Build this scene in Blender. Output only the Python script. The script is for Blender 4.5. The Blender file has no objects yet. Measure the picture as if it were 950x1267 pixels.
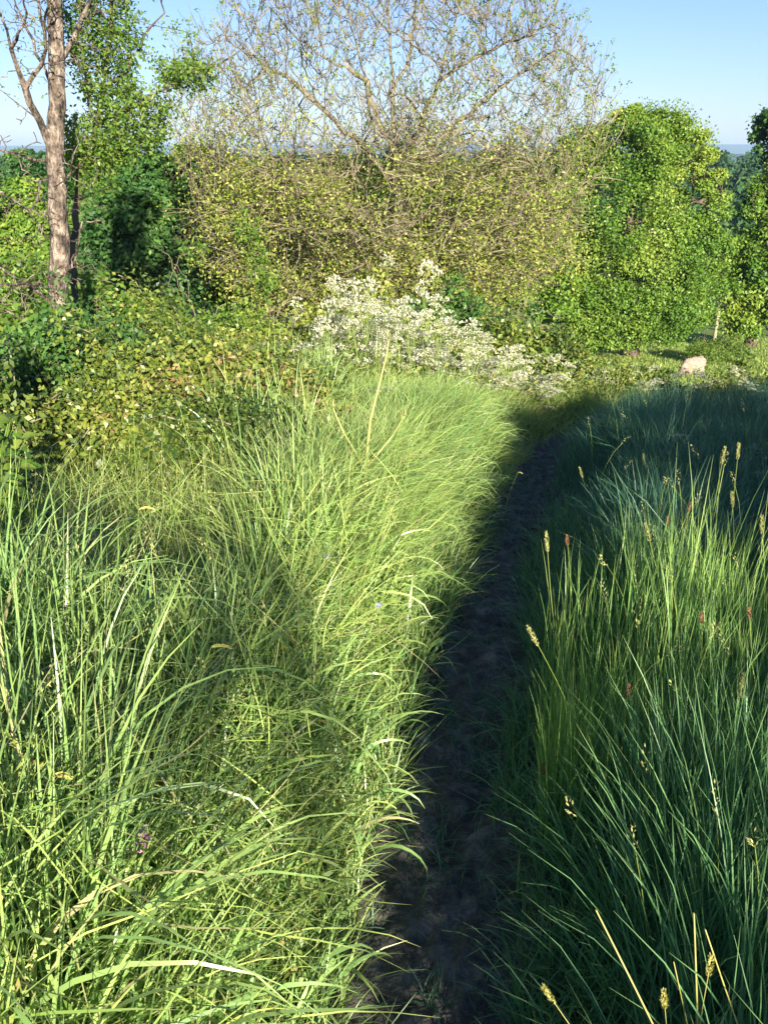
import bpy, math, random
import numpy as np
from mathutils import Vector
R = math.radians
rng = np.random.default_rng(7)
scene = bpy.context.scene
COL = scene.collection

# ------------------------------------------------------------------ camera numbers
CAMZ = 1.65; PITCH = R(22.0); F = 1097.0; CX, CY = 475.0, 633.5
cp, sp = math.cos(PITCH), math.sin(PITCH)
SUN_AZ = R(15); SUN_EL = R(17)          # light travels forward and to the left

def proj(P):
    P = np.asarray(P, float)
    dz = P[:, 2] - CAMZ
    dep = P[:, 1] * cp - dz * sp
    up = dz * cp + P[:, 1] * sp
    d = np.maximum(dep, 1e-3)
    return CX + F * P[:, 0] / d, CY - F * up / d, dep

def at(px, py, Y):
    a = (CY - py) / F
    dz = Y * (a * cp - sp) / (cp + a * sp)
    dep = Y * cp - dz * sp
    return np.array([(px - CX) * dep / F, Y, CAMZ + dz])

# ------------------------------------------------------------------ noise and terrain
_tab = np.random.default_rng(3).random((256, 256))
def vnoise(x, y, s=1.0):
    x = np.asarray(x, float) / s + 1000.3; y = np.asarray(y, float) / s + 1000.7
    xi = np.floor(x).astype(int); yi = np.floor(y).astype(int)
    fx = x - xi; fy = y - yi
    fx = fx * fx * (3 - 2 * fx); fy = fy * fy * (3 - 2 * fy)
    a = _tab[xi % 256, yi % 256]; b = _tab[(xi + 1) % 256, yi % 256]
    c = _tab[xi % 256, (yi + 1) % 256]; d = _tab[(xi + 1) % 256, (yi + 1) % 256]
    return (a * (1 - fx) + b * fx) * (1 - fy) + (c * (1 - fx) + d * fx) * fy

def sstep(a, b, x):
    t = np.clip((np.asarray(x, float) - a) / (b - a), 0, 1)
    return t * t * (3 - 2 * t)

def pathx(y):
    return np.interp(y, [-8, 0, 1.3, 2.3, 3.6, 5.3, 7.5, 9, 11, 16], [-.3, .0, .10, .23, .50, .88, 1.5, 2.2, 3.6, 6.8])

def gz(x, y):
    x = np.asarray(x, float); y = np.asarray(y, float)
    z = np.interp(y, [-80, -10, 0, 3, 6, 8, 10.5, 13, 20, 25, 35, 60, 150, 400, 1500, 7500],
                  [1.5, .25, 0, -.06, -.44, -.86, -1.44, -2.0, -3.42, -4.38, -5.4, -8, -11.5, -12, -30, -30])
    near = 1 - sstep(12, 22, y)
    dx = x - pathx(y)
    z = z + near * (.20 * sstep(.18, .75, -dx) + .12 * sstep(.9, 3, -dx) + .07 * sstep(.22, .8, dx))
    z = z - near * .04 * (1 - sstep(.14, .30, np.abs(dx)))
    z = z + .05 * (vnoise(x, y, 1.3) - .5) * sstep(.2, .8, np.abs(dx))
    far = sstep(40, 300, y)
    z = z + far * 6 * (vnoise(x, y, 160) - .5)
    return z

# ------------------------------------------------------------------ mesh helpers
def tag(o, label=None, cat=None, group=None, kind=None):
    if label: o['label'] = label
    if cat: o['category'] = cat
    if group: o['group'] = group
    if kind: o['kind'] = kind
    return o

def empty(name, loc, label=None, cat=None, group=None):
    o = bpy.data.objects.new(name, None); COL.objects.link(o)
    o.location = [float(v) for v in loc]
    o.empty_display_size = .2
    return tag(o, label, cat, group)

def build(name, V, Fc, mat, parent=None, rnd=None, tip=None, smooth=True):
    """V world coordinates; when a parent is given the mesh is stored relative to it"""
    V = np.ascontiguousarray(V, dtype=np.float32)
    if parent is not None:
        V = V - np.array(parent.location, dtype=np.float32)
    Fc = np.ascontiguousarray(Fc, dtype=np.int32)
    me = bpy.data.meshes.new(name)
    me.vertices.add(len(V)); me.vertices.foreach_set('co', V.ravel())
    k = Fc.shape[1]
    me.loops.add(Fc.size); me.loops.foreach_set('vertex_index', Fc.ravel())
    me.polygons.add(len(Fc))
    me.polygons.foreach_set('loop_start', np.arange(0, Fc.size, k, dtype=np.int32))
    try: me.polygons.foreach_set('loop_total', np.full(len(Fc), k, dtype=np.int32))
    except Exception: pass
    me.polygons.foreach_set('use_smooth', np.full(len(Fc), smooth, dtype=bool))
    if rnd is not None:
        a = me.attributes.new('rnd', 'FLOAT', 'POINT'); a.data.foreach_set('value', np.asarray(rnd, np.float32))
    if tip is not None:
        a = me.attributes.new('tip', 'FLOAT', 'POINT'); a.data.foreach_set('value', np.asarray(tip, np.float32))
    me.update(calc_edges=True)
    me.materials.append(mat)
    o = bpy.data.objects.new(name, me); COL.objects.link(o)
    if parent is not None: o.parent = parent
    return o

class Soup:
    """collects quad geometry with per-vertex rnd and tip"""
    def __init__(s): s.V = []; s.F = []; s.r = []; s.t = []; s.n = 0
    def add(s, V, Fc, r, t):
        s.V.append(V); s.F.append(Fc + s.n); s.r.append(r); s.t.append(t); s.n += len(V)
    def build(s, name, mat, parent=None, smooth=True):
        return build(name, np.concatenate(s.V), np.concatenate(s.F), mat, parent,
                     np.concatenate(s.r), np.concatenate(s.t), smooth)

def norm(v): return v / np.maximum(np.linalg.norm(v, axis=-1, keepdims=True), 1e-9)

def blades(soup, base, h, w, az, lean, bend, k=4, pw=1.5, rnd=None, side_jit=.9, stem=False):
    n = len(base)
    if n == 0: return
    h = np.broadcast_to(h, n).astype(float); w = np.broadcast_to(w, n).astype(float)
    az = np.broadcast_to(az, n); lean = np.broadcast_to(lean, n); bend = np.broadcast_to(bend, n)
    s = (np.arange(k) + .5) / k
    th = lean[:, None] + bend[:, None] * s[None] ** pw
    wob = rng.normal(0, .10, (n, k)).cumsum(1)
    A = az[:, None] + wob
    st = (h / k)[:, None]
    dx = st * np.sin(th) * np.cos(A); dy = st * np.sin(th) * np.sin(A); dz = st * np.cos(th)
    P = np.zeros((n, k + 1, 3)); P[:, 0] = base
    P[:, 1:, 0] = base[:, None, 0] + dx.cumsum(1)
    P[:, 1:, 1] = base[:, None, 1] + dy.cumsum(1)
    P[:, 1:, 2] = base[:, None, 2] + dz.cumsum(1)
    T = np.zeros_like(P); T[:, 1:-1] = P[:, 2:] - P[:, :-2]; T[:, 0] = P[:, 1] - P[:, 0]; T[:, -1] = P[:, -1] - P[:, -2]
    T = norm(T)
    S = np.stack([-np.sin(az), np.cos(az), np.zeros(n)], -1)[:, None, :] + 0 * T
    S = norm(S - T * (S * T).sum(-1, keepdims=True))
    N = np.cross(T, S)
    tw = rng.uniform(-side_jit, side_jit, n)[:, None] + rng.uniform(-.8, .8, n)[:, None] * np.linspace(0, 1, k + 1)[None]
    D = S * np.cos(tw)[..., None] + N * np.sin(tw)[..., None]
    q = np.linspace(0, 1, k + 1)
    prof = np.minimum(1, .55 + 1.6 * q) * (1 - q ** 2.4) + .06 if not stem else 1 - .5 * q
    W = (w[:, None] * prof[None] * .5)[..., None]
    V = np.stack([P - D * W, P + D * W], 2).reshape(-1, 3)
    b = (np.arange(n) * (k + 1) * 2)[:, None] + (np.arange(k) * 2)[None]
    Fc = np.stack([b, b + 1, b + 3, b + 2], -1).reshape(-1, 4)
    if rnd is None: rnd = rng.random(n)
    rr = np.repeat(rnd, (k + 1) * 2); tt = np.tile(np.repeat(q, 2), n)
    soup.add(V, Fc, rr, tt)
    return P

def leaves(soup, P, L, W, A=None, N=None, rnd=None, fold=.2):
    """rhombic folded leaves"""
    n = len(P)
    if n == 0: return
    if A is None: A = norm(rng.normal(size=(n, 3)))
    if N is None: N = norm(rng.normal(size=(n, 3)) + [0, 0, .6])
    S = norm(np.cross(A, N)); N = np.cross(S, A)
    L = np.broadcast_to(L, n)[:, None]; W = np.broadcast_to(W, n)[:, None]
    V = np.stack([P, P + A * L * .45 + S * W * .5 + N * W * fold, P + A * L, P + A * L * .45 - S * W * .5 + N * W * fold], 1).reshape(-1, 3)
    b = (np.arange(n) * 4)[:, None]
    Fc = b + np.array([[0, 1, 2, 3]])
    if rnd is None: rnd = rng.random(n)
    soup.add(V, Fc, np.repeat(rnd, 4), np.tile([0, .5, 1, .5], n))

def big_leaves(soup, P, L, W, A, N, rnd=None, droop=.25):
    """leaves with a midrib crease and a drooping tip, for plants close by"""
    n = len(P)
    if n == 0: return
    S = norm(np.cross(A, N)); N = np.cross(S, A)
    L = np.broadcast_to(L, n)[:, None]; W = np.broadcast_to(W, n)[:, None]
    rows = []
    qs = [0, .2, .45, .72, 1.0]; wd = [.05, .8, 1, .62, .03]
    for q, ww in zip(qs, wd):
        c = P + A * L * q - N * L * droop * q * q
        rows += [c - S * W * .5 * ww + N * W * .12 * ww, c, c + S * W * .5 * ww + N * W * .12 * ww]
    V = np.stack(rows, 1).reshape(-1, 3)
    f = []
    for i in range(4):
        a = i * 3
        f += [[a, a + 1, a + 4, a + 3], [a + 1, a + 2, a + 5, a + 4]]
    Fc = ((np.arange(n) * 15)[:, None, None] + np.array(f)[None]).reshape(-1, 4)
    if rnd is None: rnd = rng.random(n)
    soup.add(V, Fc, np.repeat(rnd, 15), np.tile(np.repeat(qs, 3), n))

def tubes(soup, P, par, rad, sides=5, ref=(0.9, .31, .22), rnd=None, sel=None):
    """node tree -> tubes; P nodes, par parent index (-1 root)"""
    P = np.asarray(P, float); par = np.asarray(par); rad = np.asarray(rad, float)
    n = len(P)
    c = np.nonzero(par >= 0)[0]
    d = np.zeros((n, 3)); d[c] = norm(P[c] - P[par[c]])
    main = np.full(n, -1); best = np.zeros(n)
    for i in c:
        p = par[i]
        if rad[i] > best[p]: best[p] = rad[i]; main[p] = i
    root = par < 0
    for i in np.nonzero(root)[0]:
        if main[i] >= 0: d[i] = d[main[i]]
    dn = d.copy()
    m = (main >= 0) & ~root
    dn[m] = norm(d[m] + d[main[m]])
    if sel is not None: c = c[sel[c]]
    p = par[c]
    ismain = (main[p] == c)
    d0 = np.where(ismain[:, None], dn[p], d[c]); r0 = np.where(ismain, rad[p], rad[c] * 1.15)
    d1 = dn[c]; r1 = rad[c]
    ref = np.array(ref)
    ang = np.arange(sides) * 2 * math.pi / sides
    def ring(C, D, r):
        u = norm(np.cross(D, ref)); v = np.cross(D, u)
        return C[:, None] + (u[:, None] * np.cos(ang)[None, :, None] + v[:, None] * np.sin(ang)[None, :, None]) * r[:, None, None]
    A0 = ring(P[p], d0, r0); A1 = ring(P[c], d1, r1)
    V = np.concatenate([A0, A1], 1).reshape(-1, 3)
    i = np.arange(sides); j = (i + 1) % sides
    f = np.stack([i, j, j + sides, i + sides], -1)
    Fc = ((np.arange(len(c)) * 2 * sides)[:, None, None] + f[None]).reshape(-1, 4)
    if rnd is None: rnd = rng.random(n)
    soup.add(V, Fc, np.repeat(rnd[c], 2 * sides), np.full(len(V), .5))

# ------------------------------------------------------------------ tree growing
class Skel:
    def __init__(s, base): s.P = [np.array(base, float)]; s.par = [-1]
    def poly(s, start, pts, step=.25, jit=.03):
        cur = start; pos = s.P[start]
        for q in pts:
            q = np.array(q, float); d = q - pos; L = np.linalg.norm(d); m = max(1, int(L / step))
            for i in range(1, m + 1):
                x = pos + d * i / m + (rng.normal(0, jit, 3) if i < m else 0)
                s.P.append(x); s.par.append(cur); cur = len(s.P) - 1
            pos = q
        return cur
    def nearest(s, q):
        A = np.array(s.P); return int(np.argmin(((A - np.array(q)) ** 2).sum(1)))
    def grow(s, att, D, di, dk, trop=(0, 0, 0), iters=90, jit=.15):
        att = np.array(att); N = np.array(s.P)
        d2 = np.full(len(att), 1e9); near = np.zeros(len(att), int)
        def upd(new, off):
            nonlocal d2, near
            for a in range(0, len(new), 300):
                b = new[a:a + 300]
                dd = ((att[:, None] - b[None]) ** 2).sum(-1); k = dd.argmin(1); m = dd[np.arange(len(att)), k]
                w = m < d2; d2 = np.where(w, m, d2); near = np.where(w, k + off + a, near)
        upd(N, 0)
        trop = np.array(trop, float); used = {}
        for it in range(iters):
            act = (d2 < di * di)
            if not act.any(): break
            idx = near[act]; dirs = norm(att[act] - np.array(s.P)[idx])
            u, inv = np.unique(idx, return_inverse=True)
            acc = np.zeros((len(u), 3)); np.add.at(acc, inv, dirs)
            acc = norm(norm(acc) + trop + rng.normal(0, jit, acc.shape))
            new = np.array(s.P)[u] + acc * D
            off = len(s.P)
            s.P += list(new); s.par += list(u)
            upd(new, off)
            for i_ in u: used[int(i_)] = used.get(int(i_), 0) + 1
            full = np.array([used.get(int(i_), 0) > 3 for i_ in near])
            keep = (d2 > dk * dk) & ~full
            att = att[keep]; d2 = d2[keep]; near = near[keep]
            if len(att) == 0: break
    def finish(s, tip=.006, e=2.3, rmax=None):
        P = np.array(s.P); par = np.array(s.par); n = len(P)
        acc = np.zeros(n); r = np.zeros(n); kids = np.zeros(n, int)
        for i in range(n - 1, -1, -1):
            r[i] = tip if acc[i] == 0 else acc[i] ** (1 / e)
            if par[i] >= 0: acc[par[i]] += r[i] ** e; kids[par[i]] += 1
        if rmax: r = tip + (r - tip) * (rmax - tip) / max(r.max() - tip, 1e-6) if r.max() > rmax else r * (1 + (rmax / r.max() - 1) * (r / r.max()))
        return P, par, r, kids

def ell(n, c, rad, shell=0.0, zmin=None):
    v = norm(rng.normal(size=(n, 3))); q = rng.random(n) ** (1 / 3)
    q = shell + (1 - shell) * q
    X = np.array(c) + v * q[:, None] * np.array(rad)
    if zmin is not None: X = X[X[:, 2] > zmin]
    return X

# ------------------------------------------------------------------ materials
def newmat(name):
    m = bpy.data.materials.new(name); m.use_nodes = True
    nt = m.node_tree
    for nd in list(nt.nodes): nt.nodes.remove(nd)
    out = nt.nodes.new('ShaderNodeOutputMaterial')
    return m, nt, out

def ramp(nt, stops, fac):
    r = nt.nodes.new('ShaderNodeValToRGB'); e = r.color_ramp.elements
    while len(e) < len(stops): e.new(.5)
    for i, (p, c) in enumerate(stops):
        e[i].position = p; e[i].color = (*c, 1)
    nt.links.new(fac, r.inputs[0]); return r.outputs[0]

def leaf_mat(name, stops, transl=.35, rough=.45, spec=.35, tipcol=None, tipamt=.4, nscale=0, tsat=(1.25, 1.15, .45)):
    m, nt, out = newmat(name); L = nt.links
    a = nt.nodes.new('ShaderNodeAttribute'); a.attribute_name = 'rnd'
    fac = a.outputs['Fac']
    if nscale:
        tc = nt.nodes.new('ShaderNodeNewGeometry'); nz = nt.nodes.new('ShaderNodeTexNoise'); nz.inputs['Scale'].default_value = nscale
        nz.inputs['Detail'].default_value = 1
        L.new(tc.outputs['Position'], nz.inputs['Vector'])
        mm = nt.nodes.new('ShaderNodeMath'); mm.operation = 'MULTIPLY_ADD'; L.new(nz.outputs['Fac'], mm.inputs[0]); mm.inputs[1].default_value = 1.6
        m2 = nt.nodes.new('ShaderNodeMath'); m2.operation = 'MULTIPLY'; L.new(fac, m2.inputs[0]); m2.inputs[1].default_value = .6
        m3 = nt.nodes.new('ShaderNodeMath'); m3.operation = 'SUBTRACT'; L.new(m2.outputs[0], m3.inputs[0]); m3.inputs[1].default_value = .6
        L.new(m3.outputs[0], mm.inputs[2]); fac = mm.outputs[0]
    col = ramp(nt, stops, fac)
    if tipcol:
        t = nt.nodes.new('ShaderNodeAttribute'); t.attribute_name = 'tip'
        pw = nt.nodes.new('ShaderNodeMath'); pw.operation = 'POWER'; L.new(t.outputs['Fac'], pw.inputs[0]); pw.inputs[1].default_value = 2.5
        ml = nt.nodes.new('ShaderNodeMath'); ml.operation = 'MULTIPLY'; L.new(pw.outputs[0], ml.inputs[0]); ml.inputs[1].default_value = tipamt
        mx = nt.nodes.new('ShaderNodeMixRGB'); L.new(ml.outputs[0], mx.inputs[0]); L.new(col, mx.inputs[1]); mx.inputs[2].default_value = (*tipcol, 1)
        col = mx.outputs[0]
    p = nt.nodes.new('ShaderNodeBsdfPrincipled'); L.new(col, p.inputs['Base Color'])
    p.inputs['Roughness'].default_value = rough; p.inputs['Specular IOR Level'].default_value = spec
    tr = nt.nodes.new('ShaderNodeBsdfTranslucent')
    mu = nt.nodes.new('ShaderNodeMixRGB'); mu.blend_type = 'MULTIPLY'; mu.inputs[0].default_value = 1
    L.new(col, mu.inputs[1]); mu.inputs[2].default_value = (*tsat, 1); L.new(mu.outputs[0], tr.inputs['Color'])
    ms = nt.nodes.new('ShaderNodeMixShader'); ms.inputs[0].default_value = transl
    L.new(p.outputs[0], ms.inputs[1]); L.new(tr.outputs[0], ms.inputs[2]); L.new(ms.outputs[0], out.inputs[0])
    return m

def rough_mat(name, stops, scale=3.0, detail=6, bump=.3, bscale=None, rough=.9, stretch=(1, 1, 1), spec=.2):
    m, nt, out = newmat(name); L = nt.links
    g = nt.nodes.new('ShaderNodeNewGeometry'); mp = nt.nodes.new('ShaderNodeMapping'); mp.inputs['Scale'].default_value = stretch
    L.new(g.outputs['Position'], mp.inputs[0])
    nz = nt.nodes.new('ShaderNodeTexNoise'); nz.inputs['Scale'].default_value = scale; nz.inputs['Detail'].default_value = detail
    nz.inputs['Roughness'].default_value = .65
    L.new(mp.outputs[0], nz.inputs['Vector'])
    col = ramp(nt, stops, nz.outputs['Fac'])
    p = nt.nodes.new('ShaderNodeBsdfPrincipled'); L.new(col, p.inputs['Base Color']); p.inputs['Roughness'].default_value = rough
    p.inputs['Specular IOR Level'].default_value = spec
    nb = nt.nodes.new('ShaderNodeTexNoise'); nb.inputs['Scale'].default_value = bscale or scale * 4; nb.inputs['Detail'].default_value = 5
    L.new(mp.outputs[0], nb.inputs['Vector'])
    b = nt.nodes.new('ShaderNodeBump'); b.inputs['Strength'].default_value = bump; b.inputs['Distance'].default_value = .05
    L.new(nb.outputs['Fac'], b.inputs['Height']); L.new(b.outputs[0], p.inputs['Normal'])
    L.new(p.outputs[0], out.inputs[0]); return m

G = {}
G['grass_l'] = leaf_mat('lush_grass', [(0, (.12, .28, .10)), (.35, (.24, .42, .13)), (.7, (.38, .52, .16)), (.93, (.48, .54, .20)), (1, (.44, .40, .22))], .22, .36, .55, (.27, .34, .10), .5)
G['grass_f'] = leaf_mat('fine_grass', [(0, (.16, .31, .07)), (.4, (.30, .46, .10)), (.75, (.46, .57, .15)), (1, (.46, .42, .22))], .25, .45, .35, (.40, .38, .16), .45)
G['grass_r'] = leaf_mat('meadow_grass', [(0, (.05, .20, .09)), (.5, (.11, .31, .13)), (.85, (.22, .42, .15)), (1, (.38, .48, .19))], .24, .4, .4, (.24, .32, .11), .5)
G['grass_t'] = leaf_mat('tuft_grass', [(0, (.14, .36, .09)), (.5, (.25, .50, .13)), (1, (.42, .58, .18))], .38, .42, .4, (.45, .48, .16), .4)
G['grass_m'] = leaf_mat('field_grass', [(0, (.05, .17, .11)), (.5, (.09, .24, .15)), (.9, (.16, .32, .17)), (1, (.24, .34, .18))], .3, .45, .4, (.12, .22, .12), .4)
G['pasture'] = leaf_mat('pasture_grass', [(0, (.18, .30, .055)), (.6, (.28, .38, .08)), (1, (.40, .42, .15))], .3, .5, .3)
G['herb'] = leaf_mat('herb_leaf', [(0, (.10, .19, .035)), (.5, (.19, .27, .05)), (.85, (.30, .33, .08)), (1, (.36, .27, .12))], .35, .45, .35)
G['bramble'] = leaf_mat('bramble_leaf', [(0, (.03, .07, .018)), (.45, (.10, .16, .03)), (.8, (.26, .31, .05)), (.96, (.34, .30, .10)), (1, (.28, .17, .08))], .3, .4, .4, nscale=1.3)
G['ash'] = leaf_mat('ash_leaf', [(0, (.13, .21, .03)), (.5, (.29, .36, .055)), (.9, (.50, .50, .14)), (1, (.44, .35, .16))], .35, .5, .3)
G['oak'] = leaf_mat('oak_leaf', [(0, (.06, .15, .022)), (.5, (.15, .27, .035)), (1, (.30, .38, .065))], .3, .45, .35, nscale=.5)
G['darkleaf'] = leaf_mat('dark_leaf', [(0, (.025, .08, .025)), (.5, (.06, .15, .035)), (1, (.13, .24, .05))], .25, .5, .3, nscale=.6)
G['young'] = leaf_mat('young_leaf', [(0, (.08, .18, .025)), (.6, (.16, .27, .04)), (1, (.27, .35, .07))], .4, .45, .35)
G['far'] = leaf_mat('far_leaf', [(0, (.02, .06, .025)), (.6, (.04, .10, .035)), (1, (.08, .13, .04))], .1, .7, .1)
G['white'] = leaf_mat('white_petal', [(0, (.62, .62, .40)), (1, (.82, .81, .63))], .3, .6, .2, tsat=(1, 1, .9))
G['seed'] = leaf_mat('seed_head_yellow', [(0, (.34, .38, .12)), (1, (.52, .50, .22))], .25, .6, .2)
G['rust'] = leaf_mat('seed_head_rust', [(0, (.22, .10, .06)), (1, (.36, .20, .11))], .2, .6, .2)
G['straw'] = leaf_mat('straw_stalk', [(0, (.50, .50, .13)), (1, (.62, .56, .22))], .25, .5, .3)
G['pink'] = leaf_mat('pink_petal', [(0, (.32, .08, .20)), (1, (.60, .38, .46))], .3, .6, .2, tsat=(1, 1, 1))
G['violet'] = leaf_mat('violet_petal', [(0, (.30, .30, .60)), (1, (.50, .50, .75))], .3, .6, .2, tsat=(1, 1, 1))
G['stem'] = leaf_mat('green_stem', [(0, (.16, .26, .05)), (1, (.30, .38, .09))], .2, .45, .3)
G['bark_dead'] = rough_mat('pale_dead_bark', [(.38, (.035, .03, .024)), (.50, (.15, .115, .09)), (.64, (.36, .30, .24))], 15, 9, 1.0, 30, stretch=(1, 1, .6))
G['bark_ash'] = rough_mat('ash_bark', [(.3, (.09, .075, .05)), (.55, (.22, .19, .125)), (.75, (.36, .31, .20))], 6, 5, .8, 18, stretch=(1, 1, .4))
G['twig'] = leaf_mat('ash_twig', [(0, (.12, .10, .07)), (.6, (.24, .205, .13)), (1, (.38, .33, .19))], 0.0, .8, .15)
G['bark_dark'] = rough_mat('brown_bark', [(.3, (.05, .04, .03)), (.7, (.17, .13, .09))], 6, 5, .8, 18, stretch=(1, 1, .4))
G['soil'] = rough_mat('path_soil', [(.3, (.05, .048, .042)), (.5, (.12, .115, .098)), (.72, (.30, .28, .235))], 14, 8, .9, 45, rough=.85)
G['ground'] = rough_mat('ground_turf', [(.3, (.025, .035, .012)), (.6, (.05, .07, .02)), (.85, (.09, .085, .04))], 5, 8, .9, 25)
G['turf'] = rough_mat('pasture_turf', [(.3, (.14, .22, .04)), (.55, (.22, .30, .06)), (.8, (.32, .34, .10))], 1.4, 8, .8, 30)
G['hill'] = rough_mat('wooded_hill', [(.35, (.02, .045, .02)), (.6, (.04, .07, .03)), (.7, (.09, .12, .05))], .004, 6, .2, .02)
G['wool'] = rough_mat('sheep_wool', [(.3, (.28, .21, .16)), (.7, (.46, .37, .30))], 14, 6, 1.0, 26)
G['face'] = rough_mat('sheep_face', [(.3, (.10, .08, .07)), (.7, (.22, .18, .16))], 12, 4, .4)
G['post'] = rough_mat('weathered_post', [(.3, (.26, .23, .14)), (.7, (.40, .37, .23))], 8, 5, .5, stretch=(1, 1, .2))
G['stone'] = rough_mat('pebble', [(.3, (.06, .06, .065)), (.7, (.16, .155, .15))], 30, 4, .4)

# ------------------------------------------------------------------ the ground
def grid(xs, ys, zf):
    X, Y = np.meshgrid(xs, ys); Z = zf(X, Y)
    V = np.stack([X, Y, Z], -1).reshape(-1, 3); nx = len(xs); ny = len(ys)
    i, j = np.meshgrid(np.arange(nx - 1), np.arange(ny - 1)); b = (j * nx + i).ravel()
    return V, np.stack([b, b + 1, b + nx + 1, b + nx], -1)

u = np.linspace(-1, 1, 201); xs = 1.5 * np.sinh(u * 8.5) / 1.0
xs = np.sort(np.concatenate([xs * (4000 / abs(xs).max()), np.arange(-3, 4, .06)]))
ys = np.concatenate([np.linspace(-80, -3, 30), np.arange(-2.9, 13, .09), np.geomspace(13.1, 7500, 150)])
def gz_low(x, y):
    dx = np.abs(x - pathx(y))
    return gz(x, y) - .05 * (1 - sstep(.10, .27, dx)) * (1 - sstep(12, 14, y))
V, Fc = grid(xs, ys, gz_low)
tag(build('ground', V, Fc, G['ground']), kind='structure')

# trodden path
py_ = np.arange(-1, 12.5, .012); t_ = np.linspace(-.30, .30, 51)
T, Y = np.meshgrid(t_, py_)
ruf = (vnoise(T + pathx(Y), Y, .11) - .5) * .05 + (vnoise(T * 2, Y * 2, .07) - .5) * .03 + (vnoise(T * 5, Y * 5, .07) - .5) * .014
X = T + pathx(Y)
Z = gz(X, Y) + .012 + ruf * (1 - sstep(.24, .30, np.abs(T))) - .03 * sstep(.24, .30, np.abs(T))
V = np.stack([X, Y, Z], -1).reshape(-1, 3); nx = len(t_)
i, j = np.meshgrid(np.arange(nx - 1), np.arange(len(py_) - 1)); b = (j * nx + i).ravel()
tag(build('path', V, np.stack([b, b + 1, b + nx + 1, b + nx], -1), G['soil']), kind='structure')

# pasture
V, Fc = grid(np.linspace(2.5, 60, 90), np.geomspace(13.5, 60, 60), lambda x, y: gz(x, y) + .03)
tag(build('pasture', V, Fc, G['turf']), kind='structure')

# far hills
def hills(name, y0, y1, base, top, seed, s):
    xs = np.linspace(-7000 if y0 > 3000 else -3000, 7000 if y0 > 3000 else 3000, 160); ys = np.linspace(y0, y1, 14)
    def zf(x, y):
        q = (y - y0) / (y1 - y0)
        return base + (top - base) * np.sin(q * math.pi) ** .8 * (.8 + .3 * vnoise(x + seed, y * .3, s) + .08 * vnoise(x, y, s / 8))
    V, Fc = grid(xs, ys, zf); tag(build(name, V, Fc, G['hill']), kind='structure')
hills('far_hills', 4600, 6600, -34, 48, 500, 1500)
hills('wooded_ridge', 1500, 2600, -34, -1, 90, 700)

# ------------------------------------------------------------------ scatter helper
def scatter(n, x0, x1, y0, y1, margin=120, ztop=.5):
    x = rng.uniform(x0, x1, n); y = rng.uniform(y0, y1, n)
    z = gz(x, y)
    P = np.stack([x, y, z], -1)
    a, b, d = proj(P); a2, b2, d2 = proj(P + [0, 0, ztop])
    ok = ((d2 > .1) & (a2 > -margin) & (a2 < 950 + margin) & (b2 < 1267 + margin) & (b > -50))
    return P[ok]

# ---- left bank grass -------------------------------------------------------
def left_height(x, y):
    h = np.interp(y, [.5, 1.4, 1.9, 2.4, 3.2, 5, 7, 10], [.55, .64, .60, .50, .54, .50, .38, .30])
    h = h * (.75 + .5 * vnoise(x, y, .45))
    h = h * (1 - .68 * sstep(1.95, 2.45, y) * sstep(.3, .7, -x))
    return h

S1 = Soup(); S2 = Soup(); S3 = Soup()
def left_grass(n, x0, x1, y0, y1, hmul, wmul, k, long_frac):
    P = scatter(n, x0, x1, y0, y1)
    dx = pathx(P[:, 1]) - P[:, 0]
    keep = (dx > .20 - .06 * sstep(2, 3, P[:, 1]) + .06 * (vnoise(P[:, 0], P[:, 1], .2) - .5)) & (rng.random(len(P)) < .25 + .75 * sstep(.2, .55, dx)) & (rng.random(len(P)) < .35 + vnoise(P[:, 0], P[:, 1], .22))
    keep &= (np.hypot(P[:, 0], P[:, 1]) > .85)
    keep &= (P[:, 1] < 2.6) | (P[:, 0] > -.45 - .1 * P[:, 1] + .35 * (vnoise(P[:, 0], P[:, 1], .4) - .5)) | (rng.random(len(P)) < .05)
    P = P[keep]; dx = dx[keep]; m = len(P)
    edge = 1 - sstep(.2, .75, dx)
    H = left_height(P[:, 0], P[:, 1]) * hmul * (1 - .62 * edge)
    flow = (vnoise(P[:, 0] + 9, P[:, 1], .4) - .5) * 7
    az = np.where(rng.random(m) < .25 + .4 * edge, rng.normal(-.25, .8, m), np.where(rng.random(m) < .4, flow + rng.normal(0, .5, m), rng.uniform(-math.pi, math.pi, m)))
    tl = rng.random(m) < long_frac
    h = H * np.where(tl, rng.uniform(1.0, 1.4, m), rng.uniform(.65, 1.2, m))
    bend = np.where(tl, rng.uniform(.6, 2.6, m), rng.uniform(.1, 1.6, m)) + edge * .3
    hue = vnoise(P[:, 0] + 40, P[:, 1], .5)
    r = np.clip(rng.beta(2, 2.5, m) * .7 + (hue - .4) * .5 + .05, 0, 1)
    r = np.where(rng.random(m) < .03, 1, r)
    return P, h, az, bend, edge, r, m
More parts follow.
